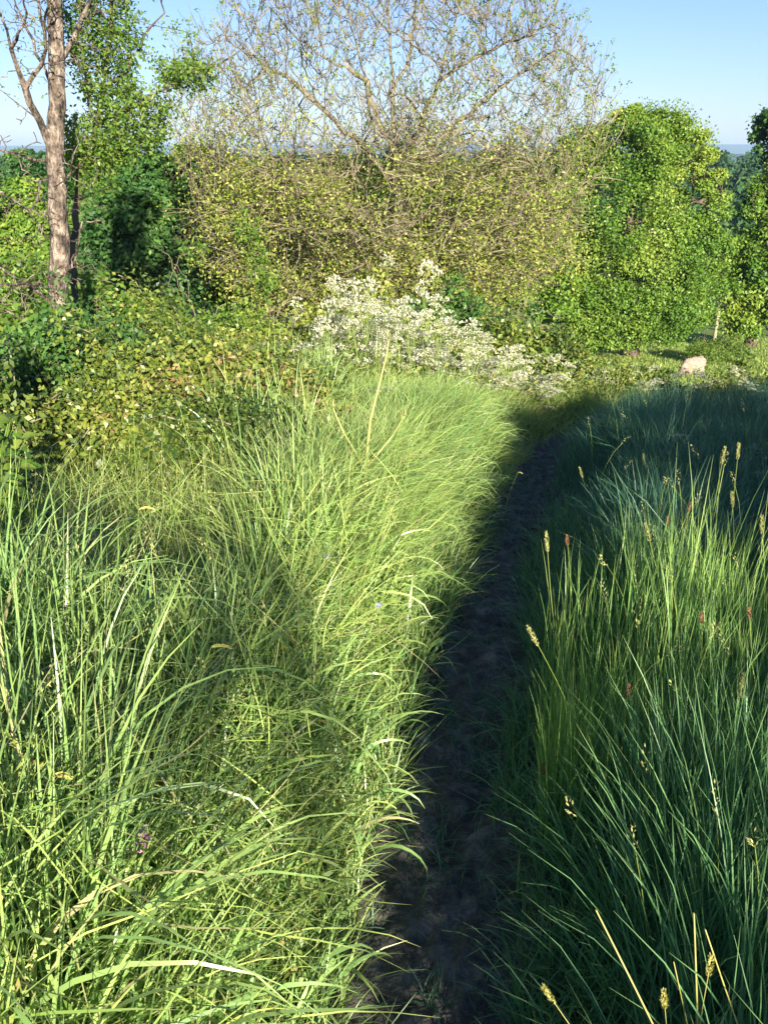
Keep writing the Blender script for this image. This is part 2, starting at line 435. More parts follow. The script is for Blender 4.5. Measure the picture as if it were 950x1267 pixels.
# broad blades near
P, h, az, bend, edge, r, m = left_grass(40000, -2.6, .3, .35, 3.3, 1.0, 1, 5, .4)
upr = rng.random(m) < .6
blades(S1, P, h * np.where(upr, rng.uniform(.8, 1.1, m), 1.05), rng.uniform(.004, .0135, m), np.where(upr, rng.uniform(-3.14, 3.14, m), az), rng.uniform(0, .28, m) + edge * .25, np.where(upr, rng.uniform(0, .8, m), bend), 10, 2.0, r)
P, h, az, bend, edge, r, m = left_grass(17000, -2.6, .3, .35, 3.6, .85, 1, 5, .3)
blades(S2, P, h, rng.uniform(.0015, .0035, m), az, rng.uniform(0, .5, m) + edge * .3, bend * .8, 5, 1.5, r)
P, h, az, bend, edge, r, m = left_grass(90000, -4.5, 1.2, 3.2, 6.5, .95, 1, 5, .35)
blades(S2, P, h, rng.uniform(.0025, .005, m), az, rng.uniform(0, .4, m) + edge * .25, bend, 5, 1.6, r)
P, h, az, bend, edge, r, m = left_grass(40000, -4.5, 1.2, 3.2, 7, 1.05, 1, 5, .35)
blades(S1, P, h, rng.uniform(.004, .008, m), az, rng.uniform(0, .35, m) + edge * .2, bend, 5, 1.6, r)
P, h, az, bend, edge, r, m = left_grass(100000, -7, 3.2, 6.5, 12, .95, 1, 5, .3)
blades(S2, P, h, rng.uniform(.005, .009, m), az, rng.uniform(0, .4, m), bend, 4, 1.6, r)
# flattened tangle at canopy height
P = scatter(26000, -2.2, .1, .4, 4.5); dx = pathx(P[:, 1]) - P[:, 0]; P = P[dx > .3]; m = len(P)
P[:, 2] += left_height(P[:, 0], P[:, 1]) * rng.uniform(.35, .85, m)
blades(S2, P, rng.uniform(.10, .35, m), rng.uniform(.0015, .004, m), rng.uniform(-3.14, 3.14, m), rng.uniform(.5, 1.7, m), rng.uniform(-.3, .8, m), 4, 1.3)
P = scatter(60000, -1.6, .4, .6, 4.5); dx = pathx(P[:, 1]) - P[:, 0]; P = P[(dx > .12 + .12 * vnoise(P[:, 0] + 3, P[:, 1], .15)) & (dx < .75)]; m = len(P)
blades(S1, P, rng.uniform(.05, .26, m), rng.uniform(.002, .006, m), rng.uniform(-3.14, 3.14, m), rng.uniform(0, .9, m), rng.uniform(0, 1.5, m), 5, 1.5)
P = scatter(60000, .1, 2.4, .8, 4.5); dx = P[:, 0] - pathx(P[:, 1]); P = P[(dx > .10 + .14 * vnoise(P[:, 0] + 3, P[:, 1], .15)) & (dx < .6)]; m = len(P)
blades(S3, P, rng.uniform(.04, .24, m), rng.uniform(.002, .005, m), rng.uniform(-3.14, 3.14, m), rng.uniform(0, .9, m), rng.uniform(0, 1.5, m), 5, 1.5)
P = scatter(3000, -1.25, -.35, 4.0, 7.0); P = P[P[:, 0] > -.18 * P[:, 1] - .1]; P = P[vnoise(P[:, 0], P[:, 1], .4) > .5]; m = len(P)
blades(S1, P, rng.uniform(.35, .8, m) * np.interp(P[:, 1], [3.3, 4.5], [.6, 1]), rng.uniform(.006, .013, m), rng.uniform(-3.14, 3.14, m), rng.uniform(0, .3, m), rng.uniform(.1, 1.6, m), 6, 2.0)
tag(S1.build('broad_bladed_grass', G['grass_l']), 'long broad green grass blades arching on the sunlit left bank', 'grass', kind='stuff')
tag(S2.build('fine_grass', G['grass_f']), 'fine yellow-green grass tangled over the left bank beside the path', 'grass', kind='stuff')

# small vetch-like leaves through the bank
S = Soup()
P = scatter(16000, -2.4, .1, .35, 3.4); dx = pathx(P[:, 1]) - P[:, 0]; P = P[(dx > .25)]
P = P[vnoise(P[:, 0], P[:, 1], .3) > .42]; m = len(P)
P[:, 2] += left_height(P[:, 0], P[:, 1]) * rng.uniform(.15, .85, m)
for q in range(3):
    A = norm(rng.normal(size=(m, 3)) + [0, 0, .3]); leaves(S, P + A * .012 * q, rng.uniform(.012, .03, m), rng.uniform(.006, .012, m), A)
tag(S.build('vetch_leaves', G['herb']), 'small creeping leaves woven through the grass of the left bank', 'ground cover', kind='stuff')

# ---- right side grass ------------------------------------------------------
S4 = Soup()
def right_grass(n, x0, x1, y0, y1):
    P = scatter(n, x0, x1, y0, y1)
    dx = P[:, 0] - pathx(P[:, 1])
    keep = (dx > .17 + .12 * (vnoise(P[:, 0] + 3, P[:, 1], .18) - .5)) & (rng.random(len(P)) < .2 + .8 * sstep(.2, .5, dx)) & (rng.random(len(P)) < .35 + vnoise(P[:, 0], P[:, 1], .2))
    return P[keep], dx[keep]
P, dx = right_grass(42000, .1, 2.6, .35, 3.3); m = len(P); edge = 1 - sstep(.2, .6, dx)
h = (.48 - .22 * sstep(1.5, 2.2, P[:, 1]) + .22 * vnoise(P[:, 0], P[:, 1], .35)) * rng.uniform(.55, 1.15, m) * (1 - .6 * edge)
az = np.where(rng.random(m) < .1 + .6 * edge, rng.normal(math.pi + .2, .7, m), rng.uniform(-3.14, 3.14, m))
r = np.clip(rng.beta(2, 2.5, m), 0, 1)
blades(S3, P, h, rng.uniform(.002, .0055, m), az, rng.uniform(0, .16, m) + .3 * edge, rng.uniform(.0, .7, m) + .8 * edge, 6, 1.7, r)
P, dx = right_grass(120000, .5, 6, 3.1, 7.5); m = len(P)
h = (.16 + .38 * vnoise(P[:, 0], P[:, 1], .42)) * rng.uniform(.5, 1.3, m) * (.55 + .45 * sstep(.2, .8, dx))
blades(S4, P, h, rng.uniform(.003, .006, m), rng.uniform(-3.14, 3.14, m), rng.uniform(0, .35, m), rng.uniform(.1, 1.6, m), 5, 1.6)
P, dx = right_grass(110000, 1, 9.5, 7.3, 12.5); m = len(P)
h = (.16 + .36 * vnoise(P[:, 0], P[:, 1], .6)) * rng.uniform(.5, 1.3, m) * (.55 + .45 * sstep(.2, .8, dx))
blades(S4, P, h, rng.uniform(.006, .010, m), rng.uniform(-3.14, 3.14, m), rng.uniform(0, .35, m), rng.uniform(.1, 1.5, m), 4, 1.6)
S5 = Soup()
for (px, py, Y, n, sx, hh) in [(850, 760, 2.5, 420, .13, .56), (905, 800, 2.3, 420, .15, .55), (840, 740, 2.5, 60, .12, .72), (890, 740, 2.4, 50, .10, .76), (720, 930, 2.0, 520, .12, .42), (680, 930, 2.0, 260, .07, .40), (780, 930, 2.0, 380, .14, .42), (850, 900, 2.0, 320, .16, .48), (710, 780, 2.5, 60, .04, .52), (920, 950, 1.7, 260, .12, .46)]:
    c = at(px, py, Y); x = c[0] + rng.normal(0, sx, n); y = Y + rng.normal(0, sx, n); P = np.stack([x, y, gz(x, y)], -1)
    P = P[x - pathx(y) > .24]; n = len(P)
    sel = rng.random(n) < .75; hh = hh * 1.03; P = P[sel]; n = len(P)
    blades(S5, P, hh * rng.uniform(.6, 1.08, n), rng.uniform(.0022, .0048, n), rng.uniform(-3.14, 3.14, n), rng.uniform(0, .16, n), rng.uniform(0, .5, n), 6, 2.0)
tag(S5.build('pale_tufted_grass', G['grass_t']), 'paler taller tufts of grass catching the sun at the right of the path', 'grass', kind='stuff')
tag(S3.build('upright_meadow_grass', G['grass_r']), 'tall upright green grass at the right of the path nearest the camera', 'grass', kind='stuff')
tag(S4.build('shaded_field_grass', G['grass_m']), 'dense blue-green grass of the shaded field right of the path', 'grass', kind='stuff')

# flowering grass stems standing through both sides
FS = Soup(); FH = Soup()
def flowering(n, x0, x1, y0, y1, h0, h1, side):
    P = scatter(n, x0, x1, y0, y1, 60); dx = P[:, 0] - pathx(P[:, 1]); P = P[(dx > .35) if side > 0 else (dx < -.4)]; n = len(P)
    if side < 0: P = P[(P[:, 1] < 2.6) | (P[:, 0] > -.6 - .1 * P[:, 1])]; n = len(P)
    C = blades(FS, P, rng.uniform(h0, h1, n), .0016 + .0004 * P[:, 1], rng.uniform(-3.14, 3.14, n), rng.uniform(0, .15, n), rng.uniform(.1, .9, n), 7, 2.5, stem=True)
    A = norm(C[:, -1] - C[:, -2]); k = 16
    for q in range(k):
        u_ = q / k; sd = norm(np.cross(rng.normal(size=(n, 3)), A)); L = .05 + .03 * rng.random(n)
        Q = C[:, -1] + A * (L * (u_ - .2))[:, None] + sd * (.006 * math.sin(u_ * 3))
        leaves(FH, Q, .010, .003, norm(A + sd * .8), sd)
flowering(330, -2.4, .2, .9, 3.2, .5, .8, -1); flowering(260, -2, 1.5, 3, 7, .45, .7, -1)
flowering(130, .3, 2.6, 1.0, 3.3, .45, .68, 1); flowering(350, .8, 7, 3.3, 11, .4, .7, 1)
tag(FS.build('flowering_grass_stems', G['stem']), 'thin stems of grass in flower rising above the blades on both sides', 'grass', kind='stuff')
tag(FH.build('grass_flower_heads', G['seed']), 'small feathery flower heads topping the thin grass stems', 'grass', kind='stuff')

# ---- path litter: short blades, dead stalks -------------------------------
S = Soup()
n = 6000; y = rng.uniform(.8, 9, n); x = pathx(y) + rng.normal(0, .13, n)
keep = (vnoise(x, y, .12) > .50) | (np.abs(x - pathx(y)) > .15); x, y = x[keep], y[keep]; m = len(x)
P = np.stack([x, y, gz(x, y)], -1)
for _ in range(150):
    yy_ = rng.uniform(.9, 6); c = np.array([pathx(yy_) + rng.normal(0, .12), yy_, 0]); q_ = c + rng.normal(0, .018, (22, 3)); q_[:, 2] = gz(q_[:, 0], q_[:, 1]); P = np.concatenate([P, q_])
m = len(P)
blades(S, P, rng.uniform(.02, .11, m), rng.uniform(.0012, .0035, m), rng.uniform(-3.14, 3.14, m), rng.uniform(.3, 1.3, m), rng.uniform(0, 1, m), 4, 1.5)
tag(S.build('sparse_path_grass', G['grass_m']), 'short sparse grass growing through the dark soil of the path', 'grass', kind='stuff')
S = Soup()
n = 1500; y = rng.uniform(.8, 6, n); x = pathx(y) + rng.normal(0, .12, n); P = np.stack([x, y, gz(x, y) + .012], -1)
blades(S, P, rng.uniform(.02, .12, n), rng.uniform(.001, .003, n), rng.uniform(-3.14, 3.14, n), rng.uniform(1.4, 1.62, n), rng.uniform(-.1, .15, n), 3, 1.2)
P = P[:120]; leaves(S, P, .03, .012, norm(rng.normal(size=(120, 3)) * [1, 1, .2]))
tag(S.build('dead_grass_litter', leaf_mat('litter', [(0, (.08, .07, .05)), (1, (.22, .19, .13))], .1, .7, .2)), 'dead grass stalks and scraps lying on the path soil', 'litter', kind='stuff')

# ---- pasture grass and hedge-bottom herbs ----------------------------------
S = Soup()
P = scatter(90000, 3, 22, 14, 38, 60); m = len(P); P[:, 2] += .02
blades(S, P, rng.uniform(.03, .11, m) * (.6 + vnoise(P[:, 0], P[:, 1], .8)), rng.uniform(.012, .03, m), rng.uniform(-3.14, 3.14, m), rng.uniform(0, .7, m), rng.uniform(0, .8, m), 2, 1.2)
tag(S.build('pasture_grass', G['pasture']), 'short grazed sunlit grass of the pasture around the sheep', 'grass', kind='stuff')

# herb layer: nettles, dock and dead stems behind the bank and across the field end
S = Soup()
def herbs(n, x0, x1, y0, y1, hh, L, W, clump=.6):
    P = scatter(n, x0, x1, y0, y1, 100); nn = vnoise(P[:, 0], P[:, 1], clump); P = P[rng.random(len(P)) < .3 + nn]
    m = len(P)
    dx = P[:, 0] - pathx(P[:, 1]); P = P[(dx < -.5) | (dx > .4)]; m = len(P)
    P[:, 2] += hh * (.5 + .8 * vnoise(P[:, 0], P[:, 1], clump)) * rng.random(m) ** .6
    leaves(S, P, rng.uniform(.6, 1.3, m) * L, rng.uniform(.6, 1.3, m) * W, norm(rng.normal(size=(m, 3)) + [0, -.1, .1]))
herbs(16000, -4, 4, 8.6, 11, .35, .06, .028)
herbs(16000, -4, 4.5, 11, 13.0, .6, .07, .03)
herbs(8000, 2.2, 4.4, 11.2, 12.6, .25, .06, .028)
herbs(11000, 4.0, 9.5, 11.4, 12.5, .15, .05, .024)
herbs(28000, -7, 2.6, 12, 17, .9, .10, .045, 1.0)
tag(S.build('hedge_bottom_herbs', G['herb']), 'sunlit yellow-green nettles and weeds massed below the bare-topped tree', 'undergrowth', kind='stuff')

# ------------------------------------------------------------------ trees
def tree_parts(root, sk, tip, rmax, bark, twigmat=None, thin=.02, sides=7, name='trunk', branchname='branches', force=None):
    P, par, r, kids = sk.finish(tip, 2.3, rmax)
    if force: r[force[0]:] *= .85; r[:force[0]] = np.linspace(force[1], force[2], force[0])
    a = Soup(); tubes(a, P, par, r, sides, sel=r > thin); tubes(a, P, par, r, 4, sel=r <= thin); a.build(name, bark, root)
    return P, par, r, kids

# --- dead tree, left ---
YD = 9.0
base = at(86, 470, YD); base[2] = gz(base[0], YD) - .1
root = empty('dead_tree', (base[0], base[1], base[2]), 'half-dead pale-barked tree with bare grey limbs standing at the left edge', 'tree')
sk = Skel(base)
def pts(lst, Y0, Y1):
    return [at(p[0], p[1], Y0 + (Y1 - Y0) * i / max(1, len(lst) - 1)) for i, p in enumerate(lst)]
trunk = sk.poly(0, pts([(80, 400), (72, 350), (75, 290), (68, 200), (72, 130), (70, 60), (68, 0), (64, -80), (70, -150)], YD, YD), .12, .008)
def limb(skel, lst, Y0, Y1, step=.12, jit=.012):
    s = skel.nearest(at(lst[0][0], lst[0][1], Y0)); return skel.poly(s, pts(lst[1:], Y0 + (Y1 - Y0) / len(lst), Y1), step, jit)
limb(sk, [(68, 195), (50, 150), (32, 110), (14, 60), (2, 20), (-12, -30)], YD, YD - .5)
limb(sk, [(48, 160), (25, 130), (2, 112), (-25, 95)], YD - .2, YD + .3)
limb(sk, [(72, 120), (54, 80), (42, 50), (26, 18), (8, -20)], YD, YD + .7)
limb(sk, [(69, 195), (42, 198), (20, 190), (-8, 184)], YD, YD - .6)
limb(sk, [(68, 215), (50, 224), (46, 250), (38, 260), (20, 250), (2, 238)], YD, YD - .5)
limb(sk, [(72, 300), (58, 296), (46, 275), (28, 255), (4, 240)], YD, YD - .4)
limb(sk, [(36, 115), (52, 80), (56, 40), (48, 0), (52, -40)], YD - .3, YD + .2)
limb(sk, [(18, 72), (30, 30), (34, -10)], YD - .4, YD - .8)
limb(sk, [(71, 80), (95, 40), (112, 0), (118, -60)], YD, YD + .6)
limb(sk, [(66, 250), (56, 262), (52, 290)], YD, YD - .2)
limb(sk, [(74, 340), (92, 325), (98, 300)], YD, YD - .2)
limb(sk, [(70, 230), (88, 214), (92, 190)], YD, YD - .3)
limb(sk, [(70, 60), (55, 30), (62, -10)], YD, YD - .5)
limb(sk, [(74, 380), (50, 362), (20, 345), (-10, 325)], YD, YD - .5)
limb(sk, [(74, 370), (50, 352), (30, 350), (0, 352)], YD, YD - .8)
n0 = len(sk.P)
att = np.concatenate([np.array(sk.P)[rng.integers(60, n0, 500)] + rng.normal(0, .22, (500, 3))])
sk.grow(att, .05, .35, .06, (0, 0, .15), 40, .35)
P, par, r, kids = tree_parts(root, sk, .0035, .11, G['bark_dead'], G['twig'], .013, 9, force=(trunk + 1, .12, .052))
S = Soup()
m_ = (kids == 0) & (P[:, 2] > 2.0); Q = np.repeat(P[m_], 3, 0); leaves(S, Q + rng.normal(0, .03, Q.shape), .03, .018); S.build('leaves', G['young'], root)

# --- young leafy tree behind it ---
YL = 10.5
b0 = at(88, 420, YL); b0[2] = gz(b0[0], YL) - .1
root = empty('leafy_tree', b0, 'slender tree with fresh bright green leaves rising behind the dead trunk', 'tree')
sk = Skel(b0)
sk.poly(0, pts([(90, 300), (98, 230), (118, 160), (130, 90), (138, 20), (142, -70)], YL, YL), .15, .015)
limb(sk, [(126, 115), (158, 90), (178, 45), (204, 16), (196, -10)], YL, YL + .5)
limb(sk, [(178, 45), (186, 30), (232, 40)], YL + .3, YL + .5)
limb(sk, [(118, 165), (160, 135), (205, 110), (240, 88), (268, 76)], YL, YL - .4)
limb(sk, [(106, 200), (140, 190), (170, 175), (195, 168)], YL, YL + .5)
limb(sk, [(120, 150), (105, 90), (98, 40), (102, -20)], YL, YL - .6)
limb(sk, [(112, 205), (95, 190), (85, 178)], YL, YL + .8)
att = []
for (x, y, rx, ry, k) in [(118, 178, 52, 32, 420), (128, 60, 44, 34, 260), (172, 140, 45, 26, 200), (230, 92, 34, 20, 120), (135, 110, 36, 28, 140), (120, 5, 45, 40, 200), (165, 172, 40, 20, 170), (140, -60, 60, 40, 200), (110, 235, 40, 25, 120)]:
    c = at(x, y, YL); s_ = YL / F * 1.0
    att.append(ell(k, c, (rx * s_, .55, ry * s_)))
sk.grow(np.concatenate(att), .07, .8, .09, (0, 0, .1), 60, .3)
P, par, r, kids = tree_parts(root, sk, .003, .042, G['bark_dark'], G['twig'], .012, 6)
S = Soup(); th = (r < .0065) & (P[:, 2] > 1.3); Q = np.repeat(P[th], 14, 0)
leaves(S, Q + rng.normal(0, .055, Q.shape), rng.uniform(.03, .065, len(Q)), rng.uniform(.02, .035, len(Q)), norm(rng.normal(size=Q.shape) + [0, 0, -.2]))
S.build('crown', G['young'], root)

# --- the big ash in the middle ---
YA = 18.0
b0 = at(496, 440, YA); b0[2] = gz(b0[0], YA) - .2
root = empty('bare_topped_tree', b0, 'large pale-twigged tree with a nearly bare domed crown in the centre', 'tree')
sk = Skel(b0)
sk.poly(0, pts([(494, 400), (489, 340), (492, 270), (492, 200), (486, 150), (486, 90), (480, 20), (478, -50)], YA, YA), .25, .02)
limb(sk, [(490, 195), (468, 150), (455, 100), (440, 50), (425, -10)], YA, YA + .8, .2, .03)
limb(sk, [(492, 205), (520, 160), (543, 100), (560, 40), (575, -20)], YA, YA - .7, .2, .03)
limb(sk, [(490, 235), (455, 190), (405, 140), (355, 95), (315, 70), (290, 45)], YA, YA + .6, .2, .03)
limb(sk, [(492, 225), (535, 180), (590, 130), (640, 92), (690, 62)], YA, YA - .4, .2, .03)
limb(sk, [(488, 120), (505, 70), (512, 20), (518, -40)], YA, YA + 1.2, .2, .03)
limb(sk, [(543, 100), (590, 70), (640, 50), (680, 30)], YA - .4, YA - .9, .2, .03)
limb(sk, [(455, 100), (400, 70), (360, 40), (335, 10)], YA + .4, YA + 1.2, .2, .03)
limb(sk, [(490, 300), (440, 260), (390, 235), (350, 240), (310, 270)], YA, YA - .9, .2, .03)
limb(sk, [(490, 290), (550, 250), (610, 235), (660, 255), (700, 300)], YA, YA - .9, .2, .03)
limb(sk, [(490, 310), (440, 290), (380, 280), (370, 320)], YA, YA - 1.6, .2, .03)
limb(sk, [(490, 310), (550, 300), (620, 290), (660, 330)], YA, YA - 1.6, .2, .03)
c1 = at(486, 120, YA)
up = ell(5800, (c1[0] - .05, YA, 1.95), (4.1, 3.2, 3.05), .5); up = up[up[:, 2] > .6 + 1.3 * vnoise(up[:, 0], up[:, 1], .8)]
lo = ell(6400, (c1[0] - .1, YA - .1, .65), (3.75, 3.0, 2.25), .4); lo = lo[lo[:, 2] < 1.2 + 2.2 * vnoise(lo[:, 0] + 20, lo[:, 1] * .3, .9) * (1 - np.abs(lo[:, 0]) / 6)]
lo = lo[vnoise(lo[:, 0] + lo[:, 1] * .4, lo[:, 2] + 9, .8) > .40]
sk.grow(up, .14, 1.6, .16, (0, 0, .35), 140, .12)
sk.grow(lo, .15, 1.2, .18, (0, 0, -.10), 90, .25)
P, par, r, kids = sk.finish(.005, 1.75, .16)
Tk = Soup(); tubes(Tk, P, par, r, 7, sel=r > .03); tubes(Tk, P, par, r, 4, sel=r <= .03)
Bk = Soup()
# upturned end twigs
tips = np.nonzero((kids == 0) | ((r < .012) & (rng.random(len(P)) < .35)))[0]
Q = P[tips]; dirs = norm(P[tips] - P[par[tips]])
lowm = Q[:, 2] < .5 + 2.1 * vnoise(Q[:, 0] + 20, Q[:, 1] * .3, .8)
Tw = Soup(); endp = []
for rep in range(5):
    if rep == 2: Q, dirs, lowm = Q[lowm], dirs[lowm], lowm[lowm]
    a = np.arctan2(dirs[:, 1], dirs[:, 0]) + rng.normal(0, .6, len(Q))
    ln = np.where(lowm, rng.uniform(1.0, 2.2, len(Q)), rng.uniform(.7, 1.3, len(Q)))
    bd = np.where(lowm, rng.uniform(-.6, 1.0, len(Q)), -ln * rng.uniform(.4, 1.1, len(Q)))
    PP = blades(Tw, Q, np.where(lowm, 1.2, 1) * rng.uniform(.2, .55, len(Q)), rng.uniform(.012, .020, len(Q)), a, ln, bd, 4, 1.1, side_jit=1.5, stem=True)
    endp.append(PP[:, -1])
for arr_v, arr_f, arr_r, arr_t in zip(Tw.V, Tw.F, Tw.r, Tw.t): Tk.V.append(arr_v); Tk.F.append(arr_f + Tk.n); Tk.r.append(arr_r); Tk.t.append(arr_t)
Tk.build('trunk', G['bark_ash'], root)
E = np.concatenate(endp); lowE = E[:, 2] < .9 + 2.1 * rng.random(len(E)) ** .7 * (.5 + vnoise(E[:, 0] + 20, E[:, 1] * .3, 1.1))
S = Soup()
Q = E[~lowE]; Q = Q[rng.random(len(Q)) < .28 + .2 * (Q[:, 0] > 1)]; Q = np.repeat(Q, 6, 0)
leaves(S, Q + rng.normal(0, .022, Q.shape), rng.uniform(.035, .07, len(Q)), rng.uniform(.02, .04, len(Q)), norm(rng.normal(size=Q.shape) + [0, 0, .8]), rnd=rng.random(len(Q)) * .25)
Q = np.repeat(E[lowE & (vnoise(E[:, 0] + E[:, 1], E[:, 2], .45) > .43)], 11, 0)
leaves(S, Q + rng.normal(0, .12, Q.shape), rng.uniform(.035, .08, len(Q)), rng.uniform(.02, .042, len(Q)))
S.build('leaves', G['ash'], root)

# --- leafy trees by growing crowns ---
def leafy(name, label, px, pybase, Y, lobes, leafmat, nleaf, lsize, trunk_r, D=.3, bark='bark_dark', group=None, spread=.22, trunk_top=None):
    b0 = at(px, pybase, Y); b0[2] = gz(b0[0], Y) - .15
    rt = empty(name, b0, label, 'tree', group)
    sk = Skel(b0); C = []
    dep = at(px, 300, Y); sc = (Y * cp + 2 * sp) / F
    allA = []; wsum = sum(l[2] * l[3] for l in lobes)
    for (lx, ly, rx, ry, dy) in lobes:
        c = at(lx, ly, Y + dy); C.append(c)
        k = int(1500 * rx * ry / wsum) + 40
        allA.append(ell(k, c, (rx * sc, (rx + ry) / 2 * sc * .8, ry * sc), .45))
    C = np.array(C); top = C.mean(0)
    sk.poly(0, [b0 * .5 + top * .5 + [0, 0, -.3], top], D, .05)
    for c in C:
        s_ = sk.nearest(c - [0, 0, .8]); sk.poly(s_, [c], D, .05)
    sk.grow(np.concatenate(allA), D, 2.2, D * 1.05, (0, 0, .08), 70, .2)
    P, par, r, kids = tree_parts(rt, sk, .012, trunk_r, G[bark], None, .03, 6)
    th = (r < .022) & (P[:, 2] > b0[2] + .5); Q = P[th]
    cn = (vnoise(Q[:, 0] + .6 * Q[:, 1], Q[:, 2] + 5, .9) + vnoise(Q[:, 0] * .5 + 30, Q[:, 1] + Q[:, 2], .8) + .5 * vnoise(Q[:, 0], Q[:, 2] - Q[:, 1], .45)) / 2.5
    Q = Q[cn > .43]; per = max(1, int(.55 * nleaf / max(1, len(Q)))); Q = np.repeat(Q, per, 0)
    S = Soup(); out_ = norm(Q - top)
    leaves(S, Q + rng.normal(0, spread, Q.shape) * [1, 1, .75], rng.uniform(.7, 1.3, len(Q)) * lsize, rng.uniform(.5, .8, len(Q)) * lsize,
           norm(rng.normal(size=Q.shape) + [0, 0, -.2]), norm(rng.normal(size=Q.shape) * .8 + out_ * .8 + [0, 0, .5]))
    for (lx, ly, rx, ry, dy) in lobes:
        c = at(lx, ly, Y + dy); R3 = np.array([rx * sc, (rx + ry) / 2 * sc * .85, ry * sc])
        v = norm(rng.normal(size=(13, 3)) + [0, -.25, .15])
        for vv in v:
            cc = c + vv * R3 * rng.uniform(.70, 1.12); rr = rng.uniform(.20, .40) * R3.mean()
            k = int(nleaf * .9 * rr * rr / (len(lobes) * 13 * (.32 * R3.mean()) ** 2)); k = min(k, 3200)
            d = norm(rng.normal(size=(k, 3)) + [0, 0, .25]); Q = cc + d * (rr * rng.uniform(.55, 1.08, k) * (.8 + .4 * vnoise(d[:, 0] * 2, d[:, 2] * 2, .5)))[:, None] * [1, 1, .75]
            leaves(S, Q, rng.uniform(.6, 1.35, k) * lsize, rng.uniform(.5, .8, k) * lsize, norm(rng.normal(size=Q.shape) + [0, 0, -.2]), norm(rng.normal(size=Q.shape) * .6 + d * 1.0 + [0, 0, .4]), rnd=np.clip(rng.random(k) * .8 + rng.uniform(0, .25), 0, 1))
    S.build('crown', G[leafmat], rt)
    return rt
oak = leafy('oak_tree', 'broad bright green oak with full rounded crown behind the grazing sheep', 778, 432, 31,
      [(780, 190, 60, 42, 0), (835, 190, 40, 38, .6), (722, 205, 42, 42, .4), (865, 250, 34, 45, 0), (765, 290, 80, 65, -.8), (715, 300, 45, 60, 0), (810, 350, 62, 58, -1.0), (735, 375, 48, 38, -.8), (850, 378, 34, 30, -.6), (790, 394, 66, 30, -1.2), (745, 402, 40, 24, -1.0), (710, 392, 34, 26, -.6), (815, 392, 44, 26, -1.4), (690, 345, 36, 50, .6), (700, 262, 34, 40, .2), (868, 325, 34, 40, -.2), (825, 160, 26, 22, 0), (785, 158, 30, 20, 0)],
      'oak', 150000, .098, .34, .24, spread=.24)
leafy('hedgerow_tree', 'green tree at the right frame edge beyond the pale stake', 925, 415, 34,
      [(948, 262, 26, 36, 0), (930, 392, 34, 24, -.6), (922, 325, 30, 34, 0), (955, 335, 40, 45, -.8), (918, 370, 36, 28, -.6), (965, 235, 26, 28, .4), (1000, 290, 50, 70, 0), (975, 375, 40, 32, -1)],
      'oak', 50000, .15, .26, .45)
leafy('slender_tree', 'dark tree crown poking into the sky at the right frame edge', 985, 400, 38,
      [(958, 168, 22, 24, 0), (985, 190, 34, 50, 0), (1000, 260, 45, 70, 0)], 'darkleaf', 16000, .16, .25, .5)
lx = [('broad dark green tree filling the gap between dead trunk and bare-topped tree', 205, 21, [(200, 240, 52, 45, 0), (165, 275, 50, 50, -.4), (235, 290, 45, 60, 0), (190, 345, 75, 45, -.8), (130, 330, 45, 50, -.4), (235, 212, 34, 26, .4), (185, 216, 40, 28, .3), (140, 222, 36, 30, .5), (215, 232, 45, 36, -.2)], 'darkleaf'),
      ('mid green tree behind the bare limbs at the left frame edge', 20, 24, [(10, 270, 50, 45, 0), (55, 290, 45, 40, 0), (0, 340, 60, 50, -.6), (65, 350, 40, 40, -.6), (-50, 280, 50, 70, 0)], 'oak'),
      ('dark green tree standing behind the slender fresh-leaved tree', 120, 27, [(110, 220, 46, 32, 0), (70, 228, 40, 36, 0), (150, 216, 40, 34, 0), (30, 232, 40, 36, 0), (100, 300, 60, 50, -.5)], 'darkleaf'),
      ('olive green tree joining the left side of the bare-topped tree', 300, 23, [(290, 235, 50, 40, 0), (320, 290, 55, 55, 0), (270, 330, 45, 50, -.5), (340, 350, 60, 45, -.5)], 'oak'),
      ('green tree seen low between the bare-topped tree and the oak', 640, 25, [(640, 270, 55, 50, 0), (600, 330, 60, 50, -.5), (670, 340, 45, 50, -.5), (560, 290, 50, 60, .5)], 'oak'),
      ('dark tree hidden behind the trunk of the bare-topped tree', 440, 26, [(430, 235, 60, 40, 0), (500, 225, 50, 34, .3), (565, 235, 50, 38, .3), (370, 235, 44, 34, .3), (490, 290, 60, 60, .5), (410, 340, 60, 50, 0), (500, 370, 60, 40, 0)], 'darkleaf')]
for lab, px, Y, lobes, mt in lx:
    leafy('hedgerow_tree', lab, px, 420, Y, lobes, mt, 26000, .115, .16, .33, group='trees of the far hedgerow', spread=.17)

